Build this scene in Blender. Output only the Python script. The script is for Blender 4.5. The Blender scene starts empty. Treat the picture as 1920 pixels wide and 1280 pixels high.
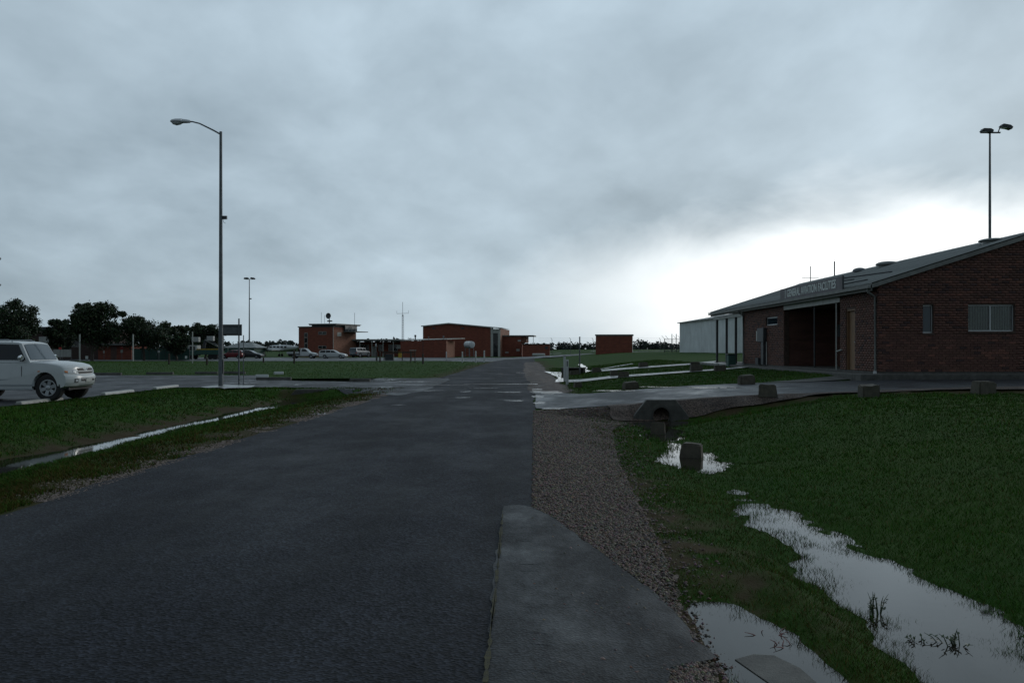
import bpy, bmesh, math, random
import numpy as np
from mathutils import Vector, Matrix
random.seed(7)
np.random.seed(7)
SC = bpy.context.scene
COL = SC.collection
R = math.radians
PI = math.pi

# ------------------------------------------------------------------ camera
F, EYE, YH = 1650.0, 1.65, 654.0          # focal length in photo pixels, eye height, horizon row
cd = bpy.data.cameras.new('camera')
cam = bpy.data.objects.new('camera', cd)
COL.objects.link(cam)
cd.sensor_width = 36.0
cd.lens = 36.0 * F / 1920.0
cd.shift_y = (YH - 640.0) / 1920.0
cd.clip_start = 0.1
cd.clip_end = 20000
cam.location = (0, 0, EYE)
cam.rotation_euler = (R(90), 0, 0)
SC.camera = cam

# ------------------------------------------------------------------ sky, sun, exposure
SUN_AZ, SUN_EL = R(50), R(18)             # azimuth clockwise from +Y, behind thick cloud to the right
W = bpy.data.worlds.new('World')
SC.world = W
W.use_nodes = True
nt = W.node_tree
nt.nodes.clear()


class NT:
    """tiny helper for node graphs"""
    def __init__(s, tree):
        s.t = tree

    def n(s, kind, **kw):
        nd = s.t.nodes.new(kind)
        for k, v in kw.items():
            setattr(nd, k, v)
        return nd

    def set(s, sock, v):
        if isinstance(v, bpy.types.NodeSocket):
            s.t.links.new(v, sock)
        else:
            sock.default_value = v

    def m(s, op, a, b=0.0, c=0.0, clamp=False):
        nd = s.n('ShaderNodeMath', operation=op, use_clamp=clamp)
        for i, v in enumerate((a, b, c)):
            s.set(nd.inputs[i], v)
        return nd.outputs[0]

    def mix(s, f, a, b, kind='MIX'):
        nd = s.n('ShaderNodeMix', data_type='RGBA', blend_type=kind)
        s.set(nd.inputs[0], f)
        s.set(nd.inputs[6], a)
        s.set(nd.inputs[7], b)
        return nd.outputs[2]

    def noise(s, vec, scale, detail=4, rough=.55, dist=0.0):
        nd = s.n('ShaderNodeTexNoise')
        if vec is not None:
            s.set(nd.inputs['Vector'], vec)
        nd.inputs['Scale'].default_value = scale
        nd.inputs['Detail'].default_value = detail
        nd.inputs['Roughness'].default_value = rough
        nd.inputs['Distortion'].default_value = dist
        return nd.outputs['Fac']

    def ramp(s, f, lo, hi):
        return s.m('SMOOTH_MIN', 1.0, s.m('MAXIMUM', s.m('DIVIDE', s.m('SUBTRACT', f, lo), hi - lo), 0.0), 0.05)


g = NT(nt)
tc = g.n('ShaderNodeTexCoord')
sep = g.n('ShaderNodeSeparateXYZ')
nt.links.new(tc.outputs['Generated'], sep.inputs[0])
dx, dy, dz = sep.outputs
zz = g.m('ADD', g.m('MAXIMUM', dz, 0.0), 0.34)
cmb = g.n('ShaderNodeCombineXYZ')
nt.links.new(g.m('DIVIDE', dx, zz), cmb.inputs[0])
nt.links.new(g.m('DIVIDE', dy, zz), cmb.inputs[1])
mp = g.n('ShaderNodeMapping')
mp.inputs['Rotation'].default_value = (0, 0, R(-35))
mp.inputs['Scale'].default_value = (1.0, 0.8, 1)
mp.inputs['Location'].default_value = (3.1, 1.7, 0)
nt.links.new(cmb.outputs[0], mp.inputs[0])
pv = mp.outputs[0]
big = g.noise(pv, 0.9, 2, .5, .2)
mid = g.noise(pv, 2.7, 5, .52, .25)
fine = g.noise(pv, 7.5, 5, .55, .3)
az = g.m('ARCTAN2', dx, dy)
el = g.m('ARCSINE', dz)
cl = g.m('ADD', g.m('ADD', g.m('MULTIPLY', big, 0.55), g.m('MULTIPLY', mid, 0.58)), g.m('MULTIPLY', fine, 0.17))
clf = g.ramp(cl, 0.45, 0.87)
dark = (0.235, 0.308, 0.365, 1)
lite = (0.55, 0.68, 0.78, 1)
ccol = g.mix(clf, dark, lite)
# pale slit low along the horizon
hz = g.m('POWER', g.m('MAXIMUM', g.m('SUBTRACT', 1.0, g.m('DIVIDE', g.m('ABSOLUTE', el), 0.16)), 0.0), 2.0)
ccol = g.mix(g.m('MULTIPLY', hz, 0.4), ccol, (0.47, 0.57, 0.63, 1))
# the thin bright gap in the cloud in front of the sun
ga = g.m('DIVIDE', g.m('SUBTRACT', az, R(27.5)), R(19.5))
ge = g.m('DIVIDE', g.m('SUBTRACT', g.m('ADD', el, g.m('MULTIPLY', g.m('SUBTRACT', mid, 0.5), -0.11)), R(3.5)), R(4.6))
gs = g.m('ADD', g.m('MULTIPLY', ga, ga), g.m('MULTIPLY', ge, ge))
gap = g.m('POWER', 2.718, g.m('MULTIPLY', gs, -1.0))
gaw = g.m('DIVIDE', g.m('SUBTRACT', az, R(26)), R(30))
gew = g.m('DIVIDE', g.m('SUBTRACT', el, R(6)), R(13))
glow = g.m('POWER', 2.718, g.m('MULTIPLY', g.m('ADD', g.m('MULTIPLY', gaw, gaw), g.m('MULTIPLY', gew, gew)), -1.0))
ccol = g.mix(g.m('MULTIPLY', glow, 0.27), ccol, (0.72, 0.80, 0.84, 1))
ccol = g.mix(g.m('MULTIPLY', g.ramp(gap, 0.10, 0.55), 1.0), ccol, (1.12, 1.16, 1.17, 1))
# the cloud thins towards the gap and thickens away from it
cosg = g.m('ADD', g.m('MULTIPLY', dx, math.sin(R(20))), g.m('MULTIPLY', dy, math.cos(R(20))))
thick = g.m('ADD', 0.66, g.m('MULTIPLY', g.m('ADD', cosg, 0.25), 0.38))
thick = g.m('MINIMUM', g.m('MAXIMUM', thick, 0.42), 1.12)
tcol = g.n('ShaderNodeCombineColor')
for i_ in range(3):
    nt.links.new(thick, tcol.inputs[i_])
ccol = g.mix(1.0, ccol, tcol.outputs[0], 'MULTIPLY')
sky = g.n('ShaderNodeTexSky', sky_type='NISHITA')
sky.sun_disc = False
sky.sun_elevation = SUN_EL
sky.sun_rotation = SUN_AZ
skyc = g.mix(1.0, sky.outputs[0], (0.07, 0.07, 0.07, 1), 'MULTIPLY')
fin = g.mix(0.94, skyc, ccol)
bg = g.n('ShaderNodeBackground')
nt.links.new(fin, bg.inputs[0])
bg.inputs[1].default_value = 1.0
wo = g.n('ShaderNodeOutputWorld')
nt.links.new(bg.outputs[0], wo.inputs[0])

sd = bpy.data.lights.new('sun', 'SUN')
sun = bpy.data.objects.new('sun', sd)
COL.objects.link(sun)
sd.energy = 0.6
sd.angle = R(14)
sd.color = (1.0, 0.96, 0.9)
sdir = Vector((math.sin(SUN_AZ) * math.cos(SUN_EL), math.cos(SUN_AZ) * math.cos(SUN_EL), math.sin(SUN_EL)))
sun.rotation_euler = (-sdir).to_track_quat('-Z', 'Y').to_euler()

SC.view_settings.view_transform = 'Standard'
SC.view_settings.look = 'None'
SC.view_settings.gamma = 1.0
SC.view_settings.exposure = 0.0
SC.view_settings.use_curve_mapping = False
SC.cycles.use_denoising = True
SC.cycles.max_bounces = 6
SC.cycles.caustics_reflective = False
SC.cycles.caustics_refractive = False


# ------------------------------------------------------------------ materials
MATS = {}


def mat(name, col, rough=.6, metal=0.0, spec=.5, var=0.0, scale=4.0, bump=0.0, bscale=40.0,
        col2=None, attr=None, stretch=None, rvar=0.0, rscale=1.5, streak=0.0):
    if name in MATS:
        return MATS[name]
    m = bpy.data.materials.new(name)
    m.use_nodes = True
    t = NT(m.node_tree)
    b = m.node_tree.nodes['Principled BSDF']
    b.inputs['Roughness'].default_value = rough
    b.inputs['Metallic'].default_value = metal
    b.inputs['Specular IOR Level'].default_value = spec
    c = t.n('ShaderNodeTexCoord').outputs['Object']
    if stretch:
        q = t.n('ShaderNodeMapping')
        q.inputs['Scale'].default_value = stretch
        m.node_tree.links.new(c, q.inputs[0])
        c = q.outputs[0]
    base = (*col, 1)
    if attr:
        a = t.n('ShaderNodeAttribute')
        a.attribute_name = attr
        base = t.mix(1.0, base, a.outputs['Color'], 'MULTIPLY')
    if var or col2:
        f = t.noise(c, scale, 6, .6, .2)
        f = t.ramp(f, .32, .68)
        if col2:
            base = t.mix(f, base, (*col2, 1))
        else:
            k = t.mix(f, (1 - var,) * 3 + (1,), (1 + var,) * 3 + (1,))
            base = t.mix(1.0, base, k, 'MULTIPLY')
    if streak:
        mp2 = t.n('ShaderNodeMapping')
        mp2.inputs['Scale'].default_value = (6, 6, .25)
        m.node_tree.links.new(t.n('ShaderNodeTexCoord').outputs['Object'], mp2.inputs[0])
        f2 = t.ramp(t.noise(mp2.outputs[0], 1.0, 4, .6), .5, .75)
        base = t.mix(t.m('MULTIPLY', f2, streak), base, (.05, .045, .04, 1))
    t.set(b.inputs['Base Color'], base)
    if rvar:
        f3 = t.ramp(t.noise(c, rscale, 4, .6, .3), .35, .65)
        t.set(b.inputs['Roughness'], t.m('ADD', rough - rvar, t.m('MULTIPLY', f3, 2 * rvar)))
    if bump:
        bn = t.n('ShaderNodeBump')
        bn.inputs['Strength'].default_value = bump
        bn.inputs['Distance'].default_value = 0.01
        t.set(bn.inputs['Height'], t.noise(c, bscale, 4, .6))
        t.set(b.inputs['Normal'], bn.outputs[0])
    MATS[name] = m
    return m


def asphalt(name, c1, c2, rough, rvar, spec, wet_scale, grit=120.0, gb=.5, wetlo=.05):
    m = bpy.data.materials.new(name)
    m.use_nodes = True
    t = NT(m.node_tree)
    b = m.node_tree.nodes['Principled BSDF']
    pos = t.n('ShaderNodeNewGeometry').outputs['Position']
    st = t.n('ShaderNodeMapping')
    st.inputs['Scale'].default_value = (1.0, .55, 1.0)
    m.node_tree.links.new(pos, st.inputs[0])
    n1 = t.ramp(t.noise(st.outputs[0], .9, 7, .7, 0), .35, .68)
    base = t.mix(n1, (*c1, 1), (*c2, 1))
    vo = t.n('ShaderNodeTexVoronoi')
    vo.inputs['Scale'].default_value = grit
    m.node_tree.links.new(pos, vo.inputs['Vector'])
    sv = t.n('ShaderNodeSeparateColor')
    m.node_tree.links.new(vo.outputs['Color'], sv.inputs[0])
    sv3 = t.n('ShaderNodeCombineColor')
    for i_ in range(3):
        m.node_tree.links.new(t.m('MULTIPLY', t.m('POWER', sv.outputs[0], 1.6), 2.3), sv3.inputs[i_])
    spk = t.mix(1.0, (1, 1, 1, 1), sv3.outputs[0])
    base = t.mix(.8, base, t.mix(1.0, base, spk, 'MULTIPLY'))
    lg = t.n('ShaderNodeMapping')
    lg.inputs['Scale'].default_value = (1.1, .035, 1.0)
    m.node_tree.links.new(pos, lg.inputs[0])
    band = t.ramp(t.noise(lg.outputs[0], 1.0, 3, .6, 0), .36, .62)
    base = t.mix(1.0, base, t.mix(band, (.7, .7, .7, 1), (1.3, 1.3, 1.3, 1)), 'MULTIPLY')
    t.set(b.inputs['Base Color'], base)
    wet = t.ramp(t.noise(st.outputs[0], wet_scale, 8, .72, 0), .42, .66)
    t.set(b.inputs['Roughness'], t.m('SUBTRACT', rough + rvar, t.m('MULTIPLY', wet, 2 * rvar)))
    b.inputs['Specular IOR Level'].default_value = spec
    bn = t.n('ShaderNodeBump')
    bn.inputs['Distance'].default_value = 0.006
    t.set(bn.inputs['Strength'], t.m('SUBTRACT', gb, t.m('MULTIPLY', wet, gb * .6)))
    t.set(bn.inputs['Height'], vo.outputs['Distance'])
    t.set(b.inputs['Normal'], bn.outputs[0])
    MATS[name] = m
    return m


def soil_grass(name):
    m = bpy.data.materials.new(name)
    m.use_nodes = True
    t = NT(m.node_tree)
    b = m.node_tree.nodes['Principled BSDF']
    pos = t.n('ShaderNodeNewGeometry').outputs['Position']
    n1 = t.ramp(t.noise(pos, .25, 5, .6, .3), .35, .65)
    n2 = t.ramp(t.noise(pos, 2.6, 6, .65, .3), .3, .7)
    n3 = t.noise(pos, 34, 4, .7)
    base = t.mix(n1, (.019, .062, .008, 1), (.031, .072, .010, 1))
    base = t.mix(t.m('MULTIPLY', n2, .3), base, (.040, .044, .012, 1))
    a = t.n('ShaderNodeAttribute')
    a.attribute_name = 'dirt'
    base = t.mix(a.outputs['Fac'], base, (.050, .039, .020, 1))
    base = t.mix(1.0, base, t.mix(n3, (.6, .6, .6, 1), (1.4, 1.4, 1.4, 1)), 'MULTIPLY')
    t.set(b.inputs['Base Color'], base)
    b.inputs['Roughness'].default_value = .85
    b.inputs['Specular IOR Level'].default_value = .06
    bn = t.n('ShaderNodeBump')
    bn.inputs['Strength'].default_value = .7
    bn.inputs['Distance'].default_value = 0.03
    t.set(bn.inputs['Height'], t.noise(pos, 45, 3, .7))
    t.set(b.inputs['Normal'], bn.outputs[0])
    MATS[name] = m
    return m


def water_mat():
    m = bpy.data.materials.new('water')
    m.use_nodes = True
    t = NT(m.node_tree)
    b = m.node_tree.nodes['Principled BSDF']
    b.inputs['Base Color'].default_value = (.022, .02, .015, 1)
    b.inputs['Roughness'].default_value = .03
    b.inputs['IOR'].default_value = 1.33
    pos = t.n('ShaderNodeNewGeometry').outputs['Position']
    bn = t.n('ShaderNodeBump')
    bn.inputs['Strength'].default_value = .05
    bn.inputs['Distance'].default_value = 0.004
    t.set(bn.inputs['Height'], t.noise(pos, 9, 3, .5))
    t.set(b.inputs['Normal'], bn.outputs[0])
    MATS['water'] = m
    return m


def film_mat():
    """a broken film of rain water: clear gaps where the road stands out of it"""
    m = bpy.data.materials.new('water_film')
    m.use_nodes = True
    t = NT(m.node_tree)
    b = m.node_tree.nodes['Principled BSDF']
    b.inputs['Base Color'].default_value = (.02, .02, .02, 1)
    b.inputs['Roughness'].default_value = .08
    b.inputs['IOR'].default_value = 1.33
    pos = t.n('ShaderNodeNewGeometry').outputs['Position']
    st = t.n('ShaderNodeMapping')
    st.inputs['Scale'].default_value = (.6, 1.1, 1.0)
    m.node_tree.links.new(pos, st.inputs[0])
    t.set(b.inputs['Alpha'], t.m('MULTIPLY', t.ramp(t.noise(st.outputs[0], 1.6, 7, .75, 0), .34, .68), .6))
    MATS['film'] = m
    return m


M_FILM = film_mat()
M_ROAD = asphalt('asphalt_road', (.010, .0115, .016), (.0165, .0185, .0245), .70, .09, .13, .5, 52.0, .9)
M_PATCH = asphalt('asphalt_patch', (.009, .011, .0135), (.022, .025, .029), .60, .20, .32, 1.0, 64.0, .7)
M_DRIVE = asphalt('asphalt_drive', (.017, .0195, .024), (.032, .036, .041), .48, .17, .34, .5, 80.0, .4)
M_PARK = asphalt('asphalt_car_park', (.020, .022, .027), (.034, .037, .043), .6, .16, .3, .5, 70.0, .4)
M_GROUND = soil_grass('grass_ground')
M_WATER = water_mat()
M_GRAVEL = asphalt('gravel_bed', (.050, .034, .027), (.088, .064, .052), .7, .15, .3, 2.0, 55.0, 1.0)
M_CONC = mat('concrete', (.27, .27, .25), .45, var=.3, scale=3, bump=.25, bscale=60, rvar=.15)
M_CONCD = mat('concrete_dark', (.065, .064, .057), .7, var=.4, scale=5, bump=.5, bscale=50)
M_WETCONC = mat('concrete_wet', (.19, .20, .19), .36, var=.25, scale=2, bump=.06, bscale=40, rvar=.1)
M_STONE = mat('stone', (.10, .088, .065), .8, col2=(.055, .05, .037), scale=7, bump=.9, bscale=30)
M_BRICK = mat('brick', (.115, .052, .040), .8, attr='col', var=.28, scale=14, bump=.5, bscale=120)
M_MORTAR = mat('mortar', (.075, .048, .038), .9, var=.3, scale=9, bump=.4, bscale=90)
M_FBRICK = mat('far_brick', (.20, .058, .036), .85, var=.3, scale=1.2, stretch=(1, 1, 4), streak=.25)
M_FBRICK_LIT = mat('far_brick_lit', (.23, .105, .068), .85, var=.25, scale=1.2, stretch=(1, 1, 4))  # same far brick toned paler, painting the brighter light on right-hand faces
M_ROOF = mat('roof_metal', (.15, .165, .16), .48, metal=.15, var=.3, scale=.8, rvar=.12, streak=.3)
M_FASCIA = mat('fascia', (.17, .175, .165), .6, var=.25, scale=4)
M_PALE = mat('pale_paint', (.40, .41, .39), .55, var=.15, scale=3, streak=.3)
M_WHITE = mat('white_paint', (.50, .52, .52), .5, var=.1, scale=4, streak=.2)
M_SHED = mat('shed_metal', (.74, .77, .78), .5, metal=.1, var=.1, scale=.6, streak=.2)
M_GALV = mat('galvanised', (.115, .13, .14), .55, metal=.3, var=.25, scale=5)
M_DARKM = mat('dark_metal', (.05, .055, .06), .5, metal=.3, var=.3, scale=6)
M_TIMBER = mat('dark_timber', (.045, .035, .026), .85, var=.4, scale=8, bump=.4)
M_DOORT = mat('door_timber', (.21, .125, .07), .6, var=.3, scale=3, stretch=(6, 6, .6))
M_DOORD = mat('door_dark', (.09, .05, .04), .55, var=.3, scale=3)
M_INT = mat('interior', (.06, .05, .045), .8, var=.3)
M_GLASS = mat('glass', (.012, .015, .018), .06, spec=.6)
M_GLASSB = mat('glass_blue', (.03, .05, .065), .08, spec=.6)
M_BLIND = mat('blind', (.33, .34, .31), .7, var=.2, scale=9)
M_ALU = mat('aluminium', (.50, .52, .53), .4, metal=.6)
M_SIGN = mat('sign_board', (.115, .105, .115), .6, var=.25, scale=2, streak=.3)
M_LETTER = mat('sign_letter', (.62, .66, .64), .6, var=.2, scale=8)
M_CARW = mat('car_white', (.50, .525, .53), .25, spec=.6, var=.04, scale=2)
M_CARR = mat('car_red', (.16, .02, .025), .28, spec=.6)
M_CARK = mat('car_dark', (.025, .028, .032), .28, spec=.6)
M_CARS = mat('car_silver', (.35, .38, .40), .32, metal=.5)
M_BLACK = mat('black_plastic', (.012, .012, .013), .6)
M_TYRE = mat('tyre', (.015, .015, .016), .8, bump=.3, bscale=60)
M_RIM = mat('rim', (.40, .42, .44), .35, metal=.7)
M_CHROME = mat('chrome', (.75, .77, .78), .12, metal=1.0)
M_LENS = mat('lamp_lens', (.55, .57, .58), .12, spec=.7)
M_AMBER = mat('amber_lens', (.62, .20, .05), .25)
M_REDL = mat('red_lens', (.40, .02, .02), .3)
M_LEAF = mat('leaf', (.034, .052, .026), .6, attr='col', spec=.25)
M_BARK = mat('bark', (.06, .05, .042), .9, var=.4, scale=6, bump=.6)
M_BLADE = mat('grass_blade', (.036, .092, .011), .7, attr='col', spec=.06)
M_PEBBLE = mat('pebble', (.14, .115, .105), .6, attr='col', spec=.35)
M_TWIG = mat('twig', (.20, .055, .05), .6, var=.3)
M_YELLOW = mat('yellow_paint', (.45, .30, .03), .5, var=.2)
M_REDP = mat('red_paint', (.42, .03, .03), .5)
M_GREENP = mat('green_wall', (.03, .085, .07), .6, var=.2)
M_TREEL = mat('treeline', (.040, .052, .046), .9, attr='col')  # leaf tone lifted to bluish grey, distance haze put into the colour


# ------------------------------------------------------------------ mesh helpers
class MB:
    def __init__(s):
        s.v = []
        s.f = []

    def add(s, vs, fs):
        o = len(s.v)
        s.v += [tuple(p) for p in vs]
        s.f += [tuple(i + o for i in f) for f in fs]
        return s

    def box(s, x0, x1, y0, y1, z0, z1):
        vs = [(x, y, z) for z in (z0, z1) for y in (y0, y1) for x in (x0, x1)]
        return s.add(vs, [(0, 2, 3, 1), (4, 5, 7, 6), (0, 1, 5, 4), (2, 6, 7, 3), (0, 4, 6, 2), (1, 3, 7, 5)])

    def cyl(s, p0, p1, r0, r1=None, n=12, cap=True):
        return s.tube([p0, p1], [r0, r0 if r1 is None else r1], n, cap)

    def tube(s, pts, rs, n=8, cap=True):
        pts = [Vector(p) for p in pts]
        if not isinstance(rs, (list, tuple)):
            rs = [rs] * len(pts)
        o = len(s.v)
        for i, p in enumerate(pts):
            t = (pts[min(i + 1, len(pts) - 1)] - pts[max(i - 1, 0)]).normalized()
            a = t.cross(Vector((0, 0, 1)))
            if a.length < .05:
                a = t.cross(Vector((0, 1, 0)))
            a.normalize()
            b = t.cross(a)
            for k in range(n):
                q = p + (a * math.cos(2 * PI * k / n) + b * math.sin(2 * PI * k / n)) * rs[i]
                s.v.append(tuple(q))
        for i in range(len(pts) - 1):
            for k in range(n):
                s.f.append((o + i * n + k, o + i * n + (k + 1) % n, o + (i + 1) * n + (k + 1) % n, o + (i + 1) * n + k))
        if cap:
            s.f.append(tuple(o + k for k in range(n))[::-1])
            s.f.append(tuple(o + (len(pts) - 1) * n + k for k in range(n)))
        return s

    def prism(s, poly, axis, a, b):
        """poly of 2D points extruded along axis ('x','y','z') from a to b"""
        def P(q, t):
            if axis == 'x':
                return (t, q[0], q[1])
            if axis == 'y':
                return (q[0], t, q[1])
            return (q[0], q[1], t)
        n = len(poly)
        vs = [P(q, a) for q in poly] + [P(q, b) for q in poly]
        fs = [tuple(range(n))[::-1], tuple(range(n, 2 * n))]
        fs += [(i, (i + 1) % n, n + (i + 1) % n, n + i) for i in range(n)]
        return s.add(vs, fs)

    def lathe(s, prof, c, axis='z', n=20, cap=True):
        o = len(s.v)
        for (r, h) in prof:
            for k in range(n):
                a = 2 * PI * k / n
                p, q = r * math.cos(a), r * math.sin(a)
                s.v.append({'z': (c[0] + p, c[1] + q, c[2] + h), 'y': (c[0] + p, c[1] + h, c[2] + q),
                            'x': (c[0] + h, c[1] + p, c[2] + q)}[axis])
        m = len(prof)
        for i in range(m - 1):
            for k in range(n):
                s.f.append((o + i * n + k, o + i * n + (k + 1) % n, o + (i + 1) * n + (k + 1) % n, o + (i + 1) * n + k))
        if cap:
            s.f.append(tuple(o + k for k in range(n)))
            s.f.append(tuple(o + (m - 1) * n + k for k in range(n)))
        return s

    def mesh(s, name, m, smooth=False, bevel=0.0, seg=1):
        me = bpy.data.meshes.new(name)
        me.from_pydata(s.v, [], s.f)
        bm = bmesh.new()
        bm.from_mesh(me)
        if bevel:
            bmesh.ops.remove_doubles(bm, verts=bm.verts, dist=1e-5)
        bmesh.ops.recalc_face_normals(bm, faces=bm.faces)
        if bevel:
            es = [e for e in bm.edges if len(e.link_faces) == 2 and e.calc_face_angle(0) > .5]
            bmesh.ops.bevel(bm, geom=es, offset=bevel, segments=seg, affect='EDGES', profile=.6)
        bm.to_mesh(me)
        bm.free()
        if smooth:
            me.polygons.foreach_set('use_smooth', [True] * len(me.polygons))
            me.set_sharp_from_angle(angle=R(38)) if hasattr(me, 'set_sharp_from_angle') else None
        me.materials.append(m)
        return me

    def build(s, name, m, parent=None, smooth=False, bevel=0.0, seg=1, loc=None):
        return link(name, s.mesh(name, m, smooth, bevel, seg), parent, loc)


def link(name, me, parent=None, loc=None):
    o = bpy.data.objects.new(name, me)
    COL.objects.link(o)
    if parent:
        o.parent = parent
    if loc:
        o.location = loc
    return o


def tag(o, label=None, cat=None, group=None, kind=None):
    if label:
        o['label'] = label
    if cat:
        o['category'] = cat
    if group:
        o['group'] = group
    if kind:
        o['kind'] = kind
    return o


def thing(name, label, cat, loc=(0, 0, 0), rz=0.0, group=None):
    o = bpy.data.objects.new(name, None)
    COL.objects.link(o)
    o.location = loc
    o.rotation_euler = (0, 0, rz)
    o.empty_display_size = .3
    return tag(o, label, cat, group)


def np_mesh(name, verts, tris, m, col=None, parent=None):
    """verts (n,3), tris (k,3|4) as arrays; col (n,3) per-vertex colour attribute"""
    me = bpy.data.meshes.new(name)
    nv, (nf, k) = len(verts), tris.shape
    me.vertices.add(nv)
    me.vertices.foreach_set('co', verts.astype(np.float32).ravel())
    me.loops.add(nf * k)
    me.loops.foreach_set('vertex_index', tris.astype(np.int32).ravel())
    me.polygons.add(nf)
    me.polygons.foreach_set('loop_start', np.arange(0, nf * k, k, dtype=np.int32))
    me.update(calc_edges=True)
    if col is not None:
        a = me.color_attributes.new('col', 'FLOAT_COLOR', 'POINT')
        a.data.foreach_set('color', np.hstack([col, np.ones((nv, 1))]).astype(np.float32).ravel())
    me.materials.append(m)
    return link(name, me, parent)


def X(px, Y):
    return (px - 960.0) / F * Y


def Z(py, Y):
    return EYE - (py - YH) / F * Y


# ------------------------------------------------------------------ the lie of the land
def vnoise(x, y, s, seed=0):
    x = np.asarray(x, float) / s + seed * 17.3
    y = np.asarray(y, float) / s - seed * 9.7
    ix, iy = np.floor(x), np.floor(y)
    fx, fy = x - ix, y - iy
    fx, fy = fx * fx * (3 - 2 * fx), fy * fy * (3 - 2 * fy)

    def hsh(a, b):
        q = np.sin(a * 127.1 + b * 311.7 + seed * 74.7) * 43758.5453
        return q - np.floor(q)
    return (hsh(ix, iy) * (1 - fx) + hsh(ix + 1, iy) * fx) * (1 - fy) + \
           (hsh(ix, iy + 1) * (1 - fx) + hsh(ix + 1, iy + 1) * fx) * fy - .5


def ss(a, b, t):
    t = np.clip((np.asarray(t, float) - a) / (b - a), 0, 1)
    return t * t * (3 - 2 * t)


XD = -8.3            # axis of the left ditch
ROADW = 5.3
WATER_R, WATER_N, WATER_L = -.20, -.136, -.347


def xr_(y):
    return .0255 * np.asarray(y, float)


def xdl(y):
    return XD + .7 * vnoise(np.asarray(y, float), 0 * np.asarray(y, float), 4.0, 61) + .3 * vnoise(np.asarray(y, float), 2 + 0 * np.asarray(y, float), 1.3, 62)


def xs_(y):
    return np.interp(y, [0, 5, 12, 19, 23, 26], [2.6, 2.65, 2.8, 3.25, 3.9, 4.1])


def H(x, y):
    x, y = np.broadcast_arrays(np.asarray(x, float), np.asarray(y, float))
    xr = xr_(y)
    u = x - xr
    xs = xs_(y)
    zb = np.interp(y, [3, 7, 8.4, 9.3, 11, 12.6, 13.5, 14.1, 15.6, 16.3, 17.5, 18.5, 19.7, 20.6, 21.6, 24],
                   [-.254, -.234, -.216, -.209, -.2035, -.2035, -.2035, -.238, -.238, -.200, -.197, -.240, -.240, -.21, -.30, -.36])
    d = x - xs
    zl = zb * np.clip(u / (xs - xr), 0, 1)
    zl = zl - .06 * np.exp(-((x - 1.38) / .29) ** 2) * (1 - ss(5.9, 6.8, y)) + .035 * ss(6.0, 6.6, y) * (1 - ss(7.5, 9, y)) * np.exp(-((x - 1.5) / .5) ** 2)
    zl = zl + .095 * np.exp(-((x - 1.98) / .2) ** 2) * (1 - ss(6.6, 8.0, y))
    zr = np.minimum(zb + (.13 + .06 * ss(13, 21, y)) * (np.sqrt(d * d + .2) - .447), .44 + .012 * (x - 8))
    z1 = np.where(d < 0, zl, zr)
    zd = np.interp(u, [0, .8, 2.5, 3.6, 5.4, 8.4, 12, 30], [0, .02, .14, .24, .37, .48, .60, .65])
    zw = np.interp(u, [0, 1.2, 2.6, 4, 6.5, 10.6, 13, 30], [0, -.04, -.05, .03, .30, .72, .80, .85])
    zf = np.interp(u, [0, 3, 8, 13, 25, 60], [0, .1, .6, 1.0, 1.25, 1.3])
    zR = z1 + (zd - z1) * ss(22.5, 23.3, y)
    zR = zR + (zw - zR) * ss(30.0, 32.5, y) * (1 - ss(11.2, 12.2, x) * (1 - ss(30, 31, y)))
    zR = zR + (zf - zR) * ss(46, 110, y)
    # left of the road
    v = xr - ROADW - x
    wy = ss(2, 8, y) * (1 - ss(35.0, 35.7, y))
    zbl = np.interp(y, [4, 13, 17, 19, 24, 30, 33, 36], [-.44, -.44, -.42, -.375, -.372, -.395, -.41, -.46])
    e = x - xdl(y)
    er = np.clip(1 - (e - .15) / np.maximum(xr - ROADW - 1.0 - XD - .15, .5), 0, 1)
    elf = np.clip(1 - (-e - .15) / np.interp(y, [10, 20, 40], [1.6, 2.1, 2.1]), 0, 1)
    zL = np.where(e > 0, zbl * er, zbl * elf * (1.3 - .3 * elf)) * wy
    zL = zL - .02 * ss(0, 1, v) * (1 - ss(1, 3, v))
    mound = .10 * np.exp(-((x + 11.4) / 1.6) ** 2) * ss(8, 14, y) * (1 - ss(33, 36, y))
    zL = zL + mound
    return np.where(u > 0, zR, np.where(v > 0, zL, 0.0))


def paved(x, y):
    """1 well inside hard surfaces laid as sheets of their own"""
    u = x - xr_(y)
    a = ss(-ROADW + .05, -ROADW + .3, u) * (1 - ss(-.3, -.05, u)) * (1 - ss(150, 151, y))
    b = ss(23.7, 24.2, y) * (1 - ss(29.4, 29.9, y)) * ss(.2, .6, u)
    c = (1 - ss(-15.0, -14.6, x)) * ss(15, 16, y) * (1 - ss(54.6, 55.2, y))
    d = ss(37.9, 38.4, y) * (1 - ss(42.5, 43, y)) * ss(-15.2, -14.6, x) * (1 - ss(-5.4, -5, u))
    return np.maximum.reduce([a, b, c, d])


def relief(x, y):
    u = x - xr_(y)
    near = ss(.8, 1.5, u) + ss(ROADW + .3, ROADW + 1.2, -u)
    return near * (.040 * vnoise(x, y, .55, 1) + .024 * vnoise(x, y, .17, 2) + .02 * vnoise(x, y, 1.6, 3))


def HT(x, y):
    p = paved(x, y)
    return H(x, y) + relief(x, y) * (1 - p) - .07 * p


def Hs(x, y):
    return float(H(x, y))


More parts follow.
